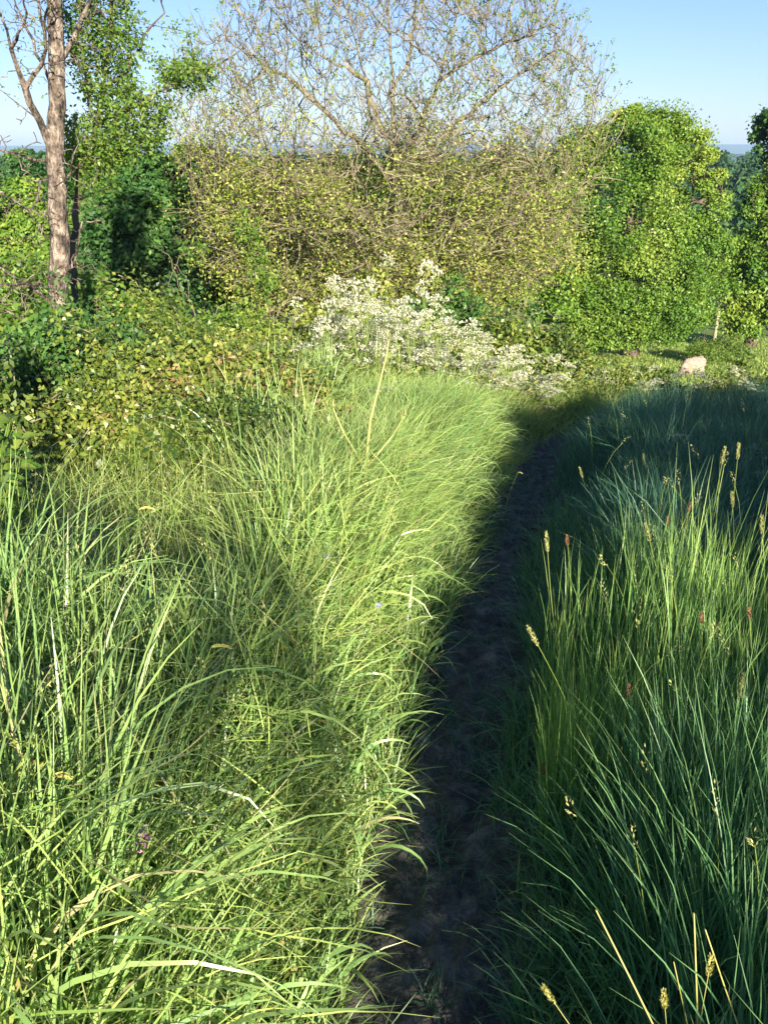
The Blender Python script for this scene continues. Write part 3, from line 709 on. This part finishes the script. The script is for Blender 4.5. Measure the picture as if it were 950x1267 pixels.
# --- bushes ---
def bush(name, label, px, Y, w, pytop, leafmat, n, lsize, group=None, cat='bush', zoff=0, dpt=None, x=None, dead=.1):
    if x is None: x = at(px, 400, Y)[0]
    z = float(gz(x, Y)) - .05 + zoff; hgt = max(.3, at(px, pytop, Y)[2] - z)
    b0 = np.array([x, Y, z])
    rt = empty(name, b0, label, cat, group)
    dpt = dpt or w * .7
    A = np.concatenate([ell(220, b0 + [rng.uniform(-.4, .4) * w, rng.uniform(-.3, .3) * dpt, hgt * rng.uniform(.3, .58)], (w * .42, dpt * .42, hgt * .38), .5) for _ in range(6)])
    A = A[A[:, 2] > z + .08]
    sk = Skel(b0)
    for _ in range(7):
        sk.poly(0, [b0 + [rng.uniform(-.35, .35) * w, rng.uniform(-.3, .3) * dpt, hgt * rng.uniform(.4, .75)]], .12, .03)
    for _ in range(16):
        i_ = int(rng.integers(1, len(sk.P))); a_ = rng.uniform(-3.14, 3.14); l_ = rng.uniform(.2, .45) * min(1.2, hgt); p_ = sk.P[i_]
        sk.poly(i_, [p_ + [math.cos(a_) * l_ * .4, math.sin(a_) * l_ * .4, l_ * .9], p_ + [math.cos(a_) * l_, math.sin(a_) * l_, l_ * 1.1]], .07, .01)
    sk.grow(A, .09, .9, .11, (0, 0, .1), 60, .35)
    P, par, r, kids = tree_parts(rt, sk, .004, .02, G['bark_ash'], G['twig'], .009, 5, 'stems', 'twigs')
    Q = P[(P[:, 2] > z + .1)]
    cn = vnoise(Q[:, 0] + .6 * Q[:, 1], Q[:, 2] + 5, .28) * .6 + .4 * vnoise(Q[:, 0] - Q[:, 1], Q[:, 2], .16); Q = Q[cn > .47]; per = max(1, n // max(1, len(Q))); Q = np.repeat(Q, per, 0)
    S = Soup(); c = b0 + [0, 0, hgt * .4]
    leaves(S, Q + rng.normal(0, .07, Q.shape), rng.uniform(.6, 1.3, len(Q)) * lsize, rng.uniform(.4, .75, len(Q)) * lsize,
           norm(rng.normal(size=Q.shape)), norm(rng.normal(size=Q.shape) * .9 + norm(Q - c) * .5 + [0, 0, .4]))
    S.build('foliage', G[leafmat], rt)
    return rt
g = 'hedgerow bushes'
bush('bramble_bush', 'yellow-green bramble bush at the left frame edge above the tall grass', 20, 4.5, 1.7, 470, 'bramble', 26000, .043, g)
bush('bramble_bush', 'dark bramble bush at the foot of the dead tree', 20, 6.6, 2.0, 405, 'darkleaf', 22000, .05, g)
bush('bramble_bush', 'brownish bramble bush right of the dead trunk', 150, 5.6, 1.9, 425, 'bramble', 30000, .038, g)
bush('bramble_bush', 'low bramble bush with tan dead stems between tall grass and brownish bush', 200, 4.5, 1.3, 500, 'bramble', 22000, .034, g)
bush('hawthorn_bush', 'mixed olive bush behind the grass in the left middle', 235, 7.2, 2.0, 408, 'bramble', 26000, .042, g)
bush('hawthorn_bush', 'low green bush just under the dark broad tree', 190, 9.6, 2.8, 385, 'young', 24000, .052, g)
bush('hawthorn_bush', 'twiggy yellowish bush left of the white flowers', 325, 9.4, 2.2, 400, 'ash', 22000, .05, g)
bush('hawthorn_bush', 'olive bush behind the white flowers under the bare-topped tree', 430, 13, 3.0, 355, 'ash', 15000, .08, g)
bush('hawthorn_bush', 'dark green bush right of the central trunk', 580, 13.5, 2.4, 360, 'darkleaf', 13000, .08, g)
bush('hawthorn_bush', 'reddish-brown bush between the flowers and the oak', 650, 13.0, 1.9, 408, 'bramble', 15000, .07, g)
bush('hawthorn_bush', 'low mound of bright green shoots behind the sheep', 893, 29, 1.5, 419, 'young', 6000, .07, g)
bush('hawthorn_bush', 'yellow-green bush at the left frame edge behind the dead tree', -10, 12, 3.5, 300, 'young', 16000, .09, g)
bush('bramble_bush', 'low bramble at the right end of the shaded field', 935, 12.4, 1.5, 464, 'bramble', 9000, .07, g)
bush('bramble_bush', 'low bramble left of the sheep at the field edge', 800, 12.4, 1.2, 474, 'bramble', 8000, .07, g)

# --- big-leaved sapling at left edge, close ---
b0 = at(-10, 640, 3.0); b0[2] = gz(b0[0], 3.0)
rt = empty('elder_shoot', b0, 'bright yellow-green broad-leaved shoot at the left frame edge', 'plant')
S = Soup(); SS = Soup(); LP = []; LA = []
for q in range(9):
    tp = at(rng.uniform(-30, 34), rng.uniform(505, 590), 3.0 + rng.uniform(-.2, .2)); ts = np.linspace(0, 1, 9)[:, None]
    C = b0 * (1 - ts) + tp * ts + np.sin(ts * 3.1) * np.array([[rng.uniform(-.08, .08), rng.uniform(-.08, .08), 0]])
    tubes(SS, C, np.arange(-1, 8), np.linspace(.005, .002, 9), 5)
    for c in C[4:]:
        for s_ in (0, 1, 2):
            a = rng.uniform(-3.14, 3.14); LP.append(c); LA.append([math.cos(a), math.sin(a), rng.uniform(-.2, .5)])
LP = np.array(LP); LA = norm(np.array(LA))
big_leaves(S, LP, rng.uniform(.05, .10, len(LP)), rng.uniform(.025, .045, len(LP)), LA, norm(rng.normal(size=LA.shape) * .4 + [0.1, -.3, 1]))
SS.build('stem', G['stem'], rt); S.build('leaves', G['young'], rt)

# --- woodland beyond -------------------------------------------------------
S = Soup()
n = 1300; yy = rng.uniform(0, 1, n) ** 1.2 * 420 + 140; xx = rng.uniform(-.62, .62, n) * yy * 1.1
for x, y in zip(xx, yy):
    H = rng.uniform(7, 13); z = gz(x, y); con = rng.random() < .45; W = H * (.22 if con else .42)
    k = 240; t = rng.random(k) ** .8
    prof = (1 - t) if con else np.sin(np.clip(t * .85 + .12, 0, 1) * math.pi) ** .6
    a = rng.uniform(-3.14, 3.14, k); rr = W * prof * rng.uniform(.7, 1, k)
    Q = np.stack([x + rr * np.cos(a), y + rr * np.sin(a), z + H * (.08 + .92 * t)], -1)
    N = norm(np.stack([np.cos(a), np.sin(a), np.full(k, .5)], -1) + rng.normal(0, .4, (k, 3)))
    s_ = .95 * (.8 if con else 1.1)
    leaves(S, Q, s_ * rng.uniform(.7, 1.4, k), s_ * .9, None, N, rnd=np.clip(rng.normal(.5, .2, k) + rng.uniform(-.2, .2), 0, 1))
tag(S.build('distant_woodland', G['far']), 'dark distant wood of mixed conifers reaching to the horizon', 'woodland', kind='stuff')

# ------------------------------------------------------------------ cow parsley
def parsley(P, H, heads, group, label, lean=.1, usize=.045, name='cow_parsley'):
    rt = empty(name, P, label, 'flower', group)
    S = Soup(); W = Soup(); Lf = Soup()
    P = np.array(P); top = P + [rng.normal(0, lean) * H, rng.normal(0, lean) * H, H * .6]
    nodes = [P, P * .5 + top * .5 + rng.normal(0, .01, 3), top]; par = [-1, 0, 1]; rad = [.004, .0035, .003]
    ends = []
    for q in range(heads):
        a = rng.uniform(-3.14, 3.14); L = H * rng.uniform(.2, .42); s_ = rng.uniform(.15, .6)
        d = np.array([math.cos(a) * s_, math.sin(a) * s_, 1]); d /= np.linalg.norm(d)
        st = rng.integers(1, 3)
        nodes.append(nodes[st] + d * L * .6); par.append(st); rad.append(.0025)
        nodes.append(nodes[-1] + (d * .6 + [0, 0, .4]) * L * .5); par.append(len(nodes) - 2); rad.append(.002); ends.append(nodes[-1])
    heads_o = []
    for e in ends:
        W = Soup(); heads_o.append(W)
        us = usize * rng.uniform(.7, 1.25); k = 12
        a = rng.uniform(-3.14, 3.14, k); q = np.sqrt(rng.random(k)) * us
        tilt = rng.normal(0, .18, 2)
        C = e + np.stack([q * np.cos(a), q * np.sin(a), .025 + tilt[0] * q * np.cos(a) + tilt[1] * q * np.sin(a) + (us * us - q * q) * 4], -1)
        i0 = len(nodes) - 0
        blades(S, np.repeat(e[None], k, 0), np.linalg.norm(C - e, axis=1), .002, np.arctan2(C[:, 1] - e[1], C[:, 0] - e[0]), np.arctan2(q, C[:, 2] - e[2]), 0, 1, stem=True)
        Q = np.repeat(C, 5, 0); Q = Q + rng.normal(0, us * .13, Q.shape) * [1, 1, .5]
        leaves(W, Q, us * .24, us * .24, norm(rng.normal(size=Q.shape) * [1, 1, .25]), norm(rng.normal(size=Q.shape) * .35 + [0, -.3, 1]))
    tubes(S, np.array(nodes), np.array(par), np.array(rad), 4)
    k = 26; a = rng.uniform(-3.14, 3.14, k); zz = rng.uniform(.05, .55, k) * H; q = rng.uniform(.02, .13, k)
    C = P + np.stack([q * np.cos(a), q * np.sin(a), zz], -1)
    leaves(Lf, C, .07, .03, norm(np.stack([np.cos(a), np.sin(a), rng.uniform(-.3, .4, k)], -1)))
    S.build('stem', G['stem'], rt); [Wq.build('flower_head', G['white'], rt) for Wq in heads_o]; Lf.build('leaves', G['herb'], rt)
    return rt
protos = []
locs = []
# image places (px, py of the head) and distance
def head_at(px, py, Y):
    p = at(px, py, Y); return p
spots = []
for _ in range(118):
    t = rng.random(); px = 408 + t * 265 + rng.normal(0, 24); py = 386 + t ** 1.15 * 98 + rng.normal(0, 20); spots.append((px, py, 8.2 + rng.uniform(0, 2.6)))
for px, py, Y in [(448, 365, 7.6), (470, 372, 7.8), (512, 385, 7.4), (438, 385, 7.2), (495, 378, 8), (415, 398, 7.4), (400, 362, 8), (527, 345, 9), (548, 382, 8), (355, 430, 6), (480, 330, 10), (466, 482, 6), (592, 505, 6.5), (575, 410, 8)]:
    spots.append((px, py, Y))
lp = 'white cow parsley flower among the sunlit weeds left of the path end'
for i, (px, py, Y) in enumerate(spots):
    p = head_at(px, py, Y); zb = gz(p[0], Y); H = max(.35, p[2] - zb)
    if H > 1.95: continue
    key = rng.integers(0, 8)
    if len(protos) < 8:
        rt = parsley((p[0], Y, zb), max(H, .6), 5 + int(rng.integers(0, 4)), 'cow parsley in the sunlit weeds', lp, usize=.07); rt['H'] = float(max(H, .6)); protos.append(rt)
    else:
        src = protos[key]; rt = src.copy(); COL.objects.link(rt)
        for ch in [c for c in src.children]:
            c = ch.copy(); COL.objects.link(c); c.parent = rt
        rt.location = (float(p[0]), float(Y), float(zb)); rt.rotation_euler = (0, 0, float(rng.uniform(-3, 3)))
        s_ = H / src['H']; rt.scale = (1, 1, float(s_))
lp2 = 'white cow parsley flower standing at the far edge of the shaded field'
for i in range(20):
    px = 650 + rng.random() * 300; py = 478 - rng.random() * 26 - (20 if px < 730 else 0) * rng.random(); Y = rng.uniform(11.3, 12.6)
    p = head_at(px, py, Y); zb = gz(p[0], Y); H = max(.4, p[2] - zb)
    src = protos[rng.integers(0, 8)]; rt = src.copy(); COL.objects.link(rt)
    for ch in [c for c in src.children]:
        c = ch.copy(); COL.objects.link(c); c.parent = rt
    rt.location = (float(p[0]), float(Y), float(zb)); rt.rotation_euler = (0, 0, float(rng.uniform(-3, 3))); rt.scale = (1, 1, float(H / src['H']))
    rt['label'] = lp2; rt['group'] = 'cow parsley at the far edge of the field'
for px, py, Y, lab in [(733, 540, 6.6, 'white umbel standing alone in the shaded field, largest of those in shade'), (790, 545, 7.5, 'small white umbel in mid field, right of the largest shaded one'),
                       (930, 572, 5.0, 'white umbel in shade near the right frame edge'), (946, 600, 4.4, 'white umbel in shade cut by the right frame edge'), (822, 612, 5.2, 'small white umbel beside the tall lit grass in the shaded field')]:
    p = at(px, py, Y); zb = gz(p[0], Y)
    parsley((p[0], Y, zb), max(.3, p[2] - zb), 3, None, lab, usize=.04)
for o in protos:
    del o['H']

# ------------------------------------------------------------------ tall stalks
def stalk(tip_px, tip_py, base_px, base_py, Y, head, label, hl=.05, hw=.006, w=.0022, group='seeding grass stalks right of the path', Yb=None, kind='spike', mats=('stem', 'seed'), name='grass_stalk', bow=.03):
    tp = at(tip_px, tip_py, Y); bb = at(base_px, base_py, Yb or Y)
    zb = gz(bb[0], Yb or Y); d = bb - tp
    bb = tp + d * max(1, (tp[2] - zb) / max(1e-3, tp[2] - bb[2])) if tp[2] > bb[2] else np.array([bb[0], bb[1], zb])
    ln = np.linalg.norm(tp - bb)
    rt = empty(name, bb, label, 'grass stalk', group)
    k = 10; ts = np.linspace(0, 1, k + 1)[:, None]
    off = np.array([rng.normal(0, bow), rng.normal(0, bow), 0]) * ln
    C = bb * (1 - ts) + tp * ts + np.sin(ts * math.pi) * off
    S = Soup(); tubes(S, C, np.arange(-1, k), np.linspace(w, w * .5, k + 1), 5)
    # a couple of stem leaves
    for q in (3, 5):
        blades(S, C[q:q + 1], ln * .3, w * 2.2, rng.uniform(-3, 3), .4, 1.0, 5, rnd=np.array([.5]))
    S.build('stem', G[mats[0]], rt)
    if head:
        H = Soup(); n = int(60 + hl * 900); q = rng.random(n); ax = norm(C[-1] - C[-2])
        sd = norm(np.cross(rng.normal(size=(n, 3)), ax)); prof = np.sin(np.clip(q * .92 + .06, 0, 1) * math.pi) ** .6
        if kind == 'spike':
            Q = C[-1] + ax * (q[:, None] * hl - hl * .15) + sd * (hw * .5 * prof)[:, None]
            leaves(H, Q, hl * .13 + .003, hw * .45, norm(ax + sd * .5 + rng.normal(0, .15, (n, 3))), sd)
        else:  # drooping panicle
            g_ = np.array([rng.uniform(.3, 1), rng.uniform(-.3, .3), 0])
            Q = C[-1] + ax * (q[:, None] * hl * .5) + g_ * (q[:, None] * hl * .9) + np.array([0, 0, -1]) * (q[:, None] ** 2 * hl * .5) + sd * (hw * .9 * prof)[:, None]
            leaves(H, Q, hl * .12, hw * .5, norm(ax * .3 + g_ + sd * .5 + [0, 0, -.5]), sd)
        H.build('seed_head', G[mats[1]], rt)
    return rt
R1 = [(893, 572, 862, 860, 2.9, 'pale spiked stalk left of the two tallest beside the right edge', 'seed'), (912, 566, 880, 860, 2.95, 'tallest leaning stalk near the right edge', 'seed'), (906, 626, 895, 860, 2.8, 'stalk with plump yellow head below the two tallest', 'seed'),
      (803, 668, 830, 900, 2.5, 'first yellow-headed stalk of the lit tuft in the right middle', 'seed'), (826, 650, 832, 900, 2.6, 'slim rusty-tipped stalk in the lit tuft', 'rust'), (852, 632, 850, 880, 2.8, 'darkest rust-headed stalk standing behind the lit tuft', 'rust'),
      (942, 658, 930, 880, 2.5, 'yellow-headed stalk cut by the right edge', 'seed'), (677, 680, 712, 900, 2.4, 'leaning stalk with pale tip left of the rusty one above the path side', 'seed'), (702, 674, 716, 900, 2.5, 'rust-tipped stalk right of the path among darker grass', 'rust'),
      (664, 796, 720, 980, 1.9, 'bent yellow-headed stalk leaning over the path edge', 'seed'), (672, 958, 672, 1060, 1.7, 'short stalk with fat rust-red head beside the path', 'rust'), (776, 862, 775, 1000, 1.8, 'rusty spike low in front of the lit grass', 'rust'),
      (868, 770, 862, 960, 2.0, 'rusty spike low in the lit tuft near the right edge', 'rust'), (915, 862, 905, 1000, 1.7, 'pale nodding head low at the right edge', 'seed'), (927, 765, 925, 960, 2.0, 'red-brown spike at the right edge', 'rust'),
      (796, 575, 800, 700, 4.2, 'pale stalk far back in the shaded field', 'seed'), (720, 590, 735, 700, 4.2, 'thin pale stalk far back left in the shaded field', 'seed')]
for (a, b_, c, d, Y, lab, hd) in R1:
    stalk(a, b_, c, d, Y, True, lab, hl=.06 if hd == 'seed' else .034, hw=.0055, mats=('stem', hd), w=.0017)
# thick pale stalks at the bottom right
R2 = [(737, 1126, 815, 1290, .95, 'longest pale straw stalk leaning left at the bottom right', .0024), (858, 1130, 862, 1290, .95, 'upright pale straw stalk at the bottom right', .0022), (872, 1150, 925, 1290, .95, 'leaning straw stalk right of the upright one', .0020),
      (833, 1190, 855, 1290, .95, 'shorter straw stalk left of the upright one', .0016), (712, 1100, 700, 1200, 1.5, 'thin pale stem in the dark grass beside the path', .0014)]
for (a, b_, c, d, Y, lab, w) in R2:
    stalk(a, b_, c, d, Y, False, lab, w=w, mats=('straw', 'seed'), group='straw stalks at the bottom right', bow=.012)
for (a, b_, c, d, lab) in [(685, 1240, 730, 1300, 'plumed seed head at the bottom left of the straw stalks'), (876, 1205, 885, 1300, 'plumed seed head between the straw stalks at the bottom right'), (822, 1245, 835, 1320, 'low plumed seed head touching the bottom edge')]:
    stalk(a, b_ , c, d, .95, True, lab, hl=.04, hw=.0042, w=.0011, mats=('straw', 'straw'), group='straw stalks at the bottom right')
# left bank seed heads
for (a, b_, c, d, Y, lab) in [(262, 800, 240, 900, 1.55, 'drooping straw-coloured seed head over the left bank'), (172, 630, 165, 760, 2.0, 'small nodding pale seed head above the left grass'), (65, 960, 95, 1110, 1.05, 'yellow plume arching at the lower left'), (640, 585, 625, 640, 4.6, 'pale nodding head where the bank meets the shaded path')]:
    stalk(a, b_, c, d, Y, True, lab, hl=.045, hw=.0045, w=.0014, kind='droop', mats=('stem', 'straw'), group='seeding grass stalks on the left bank')
# tall forked green stem in the middle of the bank
b0 = at(447, 640, 3.6); zb = gz(b0[0], 3.6); b0[2] = zb
rt = empty('hogweed_plant', b0, 'tall forked yellow-green stem in the middle of the sunlit bank', 'plant', None)
S = Soup(); nodes = [b0, at(447, 640, 3.6), at(452, 580, 3.6), at(458, 520, 3.6), at(478, 440, 3.65), at(481, 420, 3.65), at(425, 535, 3.5), at(412, 505, 3.5), at(485, 540, 3.6), at(500, 515, 3.6)]
tubes(S, np.array(nodes), np.array([-1, 0, 1, 2, 3, 4, 2, 6, 2, 8]), np.array([.012, .012, .0095, .007, .0045, .003, .005, .003, .005, .003]), 6); S.build('stem', G['seed'], rt)
H = Soup(); 
for e in (5, 7, 9):
    k = 22; a = rng.uniform(-3.14, 3.14, k); blades(H, np.repeat(np.array(nodes[e])[None], k, 0), rng.uniform(.02, .05, k), .003, a, rng.uniform(0, 1.2, k), .2, 3)
H.build('seed_head', G['seed'], rt)

# tiny flowers in the bank
def flower(px, py, Y, mat, label, s_=.012, cat='flower'):
    c = at(px, py, Y); zb = gz(c[0], Y); rt = empty('vetch_flower', (c[0], Y, zb), label, cat)
    S = Soup(); k = 6; ts = np.linspace(0, 1, k + 1)[:, None]; C = np.array([c[0], Y, zb]) * (1 - ts) + c * ts
    tubes(S, C, np.arange(-1, k), np.full(k + 1, .001), 4); S.build('stem', G['stem'], rt)
    H = Soup(); n = 16; leaves(H, c + rng.normal(0, s_ * .5, (n, 3)), s_, s_ * .7); H.build('petals', G[mat], rt)
flower(176, 1036, 1.12, 'pink', 'small purple-pink vetch flower in the grass at the lower left')
flower(166, 1050, 1.10, 'pink', 'pale pink bloom just below the purple one at the lower left', .009)
flower(405, 690, 2.6, 'violet', 'tiny violet flower in the middle of the sunlit bank', .010)
flower(470, 750, 2.2, 'violet', 'tiny violet flower on the bank above the path edge', .009)

# ------------------------------------------------------------------ dew
# ------------------------------------------------------------------ sheep
def sheep():
    p = at(856, 462, 25.0); x, y = p[0], 25.0; z = gz(x, y) + .03
    rt = empty('sheep', (x, y, z), 'woolly pale pinkish sheep grazing on the lit pasture in front of the oak', 'sheep')
    import bmesh
    bm = bmesh.new()
    from mathutils import Matrix
    def ball(c, r, rot=0):
        g_ = bmesh.ops.create_uvsphere(bm, u_segments=20, v_segments=14, radius=1)
        M = Matrix.Translation(c) @ Matrix.Rotation(rot, 4, 'Y') @ Matrix.Diagonal((*r, 1))
        bmesh.ops.transform(bm, matrix=M, verts=g_['verts'])
    ball((.05, 0, .62), (.50, .27, .27)); ball((.36, 0, .64), (.24, .25, .25)); ball((-.30, 0, .62), (.24, .23, .27))
    ball((-.50, 0, .56), (.17, .13, .20), R(35)); ball((-.64, 0, .44), (.10, .09, .15), R(25)); ball((-.71, 0, .32), (.065, .065, .09), R(20))
    for sx in (-.30, .38):
        for sy in (-.13, .13):
            ball((sx, sy, .38), (.09, .07, .18)); ball((sx, sy, .17), (.04, .035, .19))
            ball((sx - .01, sy, .03), (.05, .04, .035))
    ball((-.60, .13, .52), (.04, .09, .025)); ball((-.60, -.13, .52), (.04, .09, .025)); ball((.62, 0, .58), (.06, .05, .14))
    me = bpy.data.meshes.new('body'); bm.to_mesh(me); bm.free()
    o = bpy.data.objects.new('body', me); COL.objects.link(o); o.parent = rt; me.materials.append(G['wool']); me.materials.append(G['face'])
    m = o.modifiers.new('r', 'REMESH'); m.mode = 'VOXEL'; m.voxel_size = .022; m.use_smooth_shade = True
    dg = bpy.context.evaluated_depsgraph_get(); ev = o.evaluated_get(dg); nm = bpy.data.meshes.new_from_object(ev)
    o.modifiers.clear(); o.data = nm
    N_ = len(nm.vertices); co = np.zeros(N_ * 3); nm.vertices.foreach_get('co', co); co = co.reshape(-1, 3)
    nn = np.zeros(N_ * 3); nm.vertices.foreach_get('normal', nn); nn = nn.reshape(-1, 3)
    body = (co[:, 2] > .33) & (co[:, 0] > -.54)
    dsp = (vnoise(co[:, 0] * 1 + co[:, 1] * .7, co[:, 2] + co[:, 1] * .6, .055) - .3) * .05 * body
    co += nn * dsp[:, None]; nm.vertices.foreach_set('co', co.ravel())
    nm.materials.clear(); nm.materials.append(G['wool']); nm.materials.append(G['face'])
    for pl in nm.polygons:
        c = pl.center; pl.use_smooth = True
        pl.material_index = 1 if (c.z < .26 or (c.x < -.60 and c.z < .56)) else 0
    rt.rotation_euler = (0, 0, R(30)); rt.scale = (.7,) * 3
sheep()

# fence stake
p = at(888, 382, 30.0); zb = gz(p[0], 30.0) - .2; q = p[2]
import bmesh
bm = bmesh.new(); g_ = bmesh.ops.create_cube(bm, size=1)
for v in bm.verts:
    v.co.x *= .09; v.co.y *= .09; v.co.z = (v.co.z + .5) * (q - zb)
    if v.co.z > .1: v.co.x *= .9; v.co.x += .03
bmesh.ops.bevel(bm, geom=bm.edges[:], offset=.012, segments=2, affect='EDGES')
me = bpy.data.meshes.new('fence_stake'); bm.to_mesh(me); bm.free(); me.materials.append(G['post'])
o = bpy.data.objects.new('fence_stake', me); COL.objects.link(o); o.location = (p[0], 30.0, zb)
tag(o, 'thin pale wooden stake standing in front of the hedgerow right of the oak', 'stake')

# ------------------------------------------------------------------ hedge behind the camera that shades the field
def caster(name, label, x0, x1, hf, n, yc=-6.0, th=1.6, ls=.13, balls=()):
    S = Soup(); x = rng.uniform(x0, x1, n); y = yc + rng.normal(0, th * .3, n)
    top = hf(x) * (.95 + .1 * vnoise(x, y, .5)) + .12 * (vnoise(x, y, .18) - .5)
    z = rng.random(n) * top; g0 = gz(x, y)
    z = np.where(z < g0, g0 + .1, z)
    c = np.array([(x0 + x1) / 2, yc, float(gz((x0 + x1) / 2, yc))])
    rt = empty(name, c, label, 'hedge')
    leaves(S, np.stack([x, y, z], -1), ls, ls * .7)
    for (cb, rb, nb) in balls:
        leaves(S, ell(nb, (cb[0], yc, cb[1]), (rb[0], rb[0], rb[1])), ls, ls * .7)
    S.build('foliage', G['bramble'], rt)
    B = Soup()
    for q in np.linspace(x0 + .1, x1 - .1, max(2, int((x1 - x0) * 1.5))):
        h_ = hf(np.array([q]))[0] * .85; ts = np.linspace(0, 1, 8)
        C = np.stack([q + .1 * np.sin(ts * 5 + q), yc + .1 * np.cos(ts * 4), g0.mean() + (h_ - g0.mean()) * ts], -1)
        tubes(B, C, np.arange(-1, 7), np.linspace(.04, .012, 8), 6)
    B.build('stems', G['bark_dark'], rt)
caster('hedge', 'tall hedge behind the viewpoint shading the field', 2.0, 14,
       lambda x: np.interp(x, [2.0, 2.36, 2.84, 3.28, 3.7, 4.2, 5, 6.5, 8, 10, 14], [2.25, 2.56, 2.78, 3.0, 3.25, 3.52, 3.75, 3.95, 4.1, 4.3, 4.5]), 60000)
caster('shade_sapling', 'unseen leafy sapling added behind the viewpoint to shade the left bank', 1.86, 1.96, lambda x: 2.8 + 0 * x, 220, -6.0, .4, .06, [((1.80, 3.10), (.20, .15), 120), ((1.62, 2.98), (.15, .10), 60), ((1.90, 2.8), (.13, .24), 120)])  # unseen sapling, added and shaped to cast a dark column on the left bank

# ------------------------------------------------------------------ haze
def haze():
    import bmesh
    bm = bmesh.new(); bmesh.ops.create_cube(bm, size=1)
    for v in bm.verts:
        v.co.x *= 16000; v.co.y = v.co.y * 9000 + 4200; v.co.z = 70 if v.co.z > 0 else -50
    me = bpy.data.meshes.new('haze'); bm.to_mesh(me); bm.free()
    m, nt, out = newmat('haze_air'); pv = nt.nodes.new('ShaderNodeVolumePrincipled')
    pv.inputs['Color'].default_value = (.50, .72, 1, 1); pv.inputs['Density'].default_value = HAZE
    pv.inputs['Anisotropy'].default_value = .0
    nt.links.new(pv.outputs[0], out.inputs['Volume']); me.materials.append(m)
    o = bpy.data.objects.new('haze', me); COL.objects.link(o); tag(o, kind='stuff', label='thin blue morning haze over the far land', cat='haze')
HAZE = .00022
haze()

# ------------------------------------------------------------------ light, sky, camera
w = bpy.data.worlds.new('World'); scene.world = w; w.use_nodes = True
nt = w.node_tree; bg = nt.nodes['Background']
sky = nt.nodes.new('ShaderNodeTexSky'); sky.sky_type = 'NISHITA'; sky.sun_disc = False
sky.sun_elevation = SUN_EL
# towards the sun: (sin az, -cos az)
sdx, sdy = math.sin(SUN_AZ), -math.cos(SUN_AZ)
sky.sun_rotation = math.atan2(sdx, sdy)
sky.air_density = 1.0; sky.dust_density = .15; sky.ozone_density = 3.0; sky.altitude = 50
mu = nt.nodes.new('ShaderNodeMixRGB'); mu.blend_type = 'MULTIPLY'; mu.inputs[0].default_value = 1; mu.inputs[2].default_value = (.77, .80, 1.08, 1)
nt.links.new(sky.outputs[0], mu.inputs[1]); nt.links.new(mu.outputs[0], bg.inputs[0]); bg.inputs[1].default_value = .058
sd = bpy.data.lights.new('sun', 'SUN'); sd.energy = 5.0; sd.angle = R(.5); sd.color = (1, .91, .74)
so = bpy.data.objects.new('sun', sd); COL.objects.link(so)
d = Vector((-sdx * math.cos(SUN_EL), -sdy * math.cos(SUN_EL), -math.sin(SUN_EL)))
so.rotation_euler = d.to_track_quat('-Z', 'Y').to_euler()

cam = bpy.data.cameras.new('camera'); co = bpy.data.objects.new('camera', cam); COL.objects.link(co)
co.location = (0, 0, CAMZ); co.rotation_euler = (math.pi / 2 - PITCH, 0, 0)
cam.sensor_fit = 'VERTICAL'; cam.sensor_height = 24; cam.lens = 24 / (2 * (633.5 / F)); cam.clip_start = .05; cam.clip_end = 20000
scene.camera = co
scene.cycles.max_bounces = 6; scene.cycles.diffuse_bounces = 3; scene.cycles.transmission_bounces = 2; scene.cycles.glossy_bounces = 2; scene.cycles.volume_bounces = 0
scene.render.resolution_x = 767; scene.render.resolution_y = 1024
scene.view_settings.view_transform = 'Standard'; scene.view_settings.look = 'None'; scene.view_settings.gamma = 1
scene.view_settings.exposure = 1.5
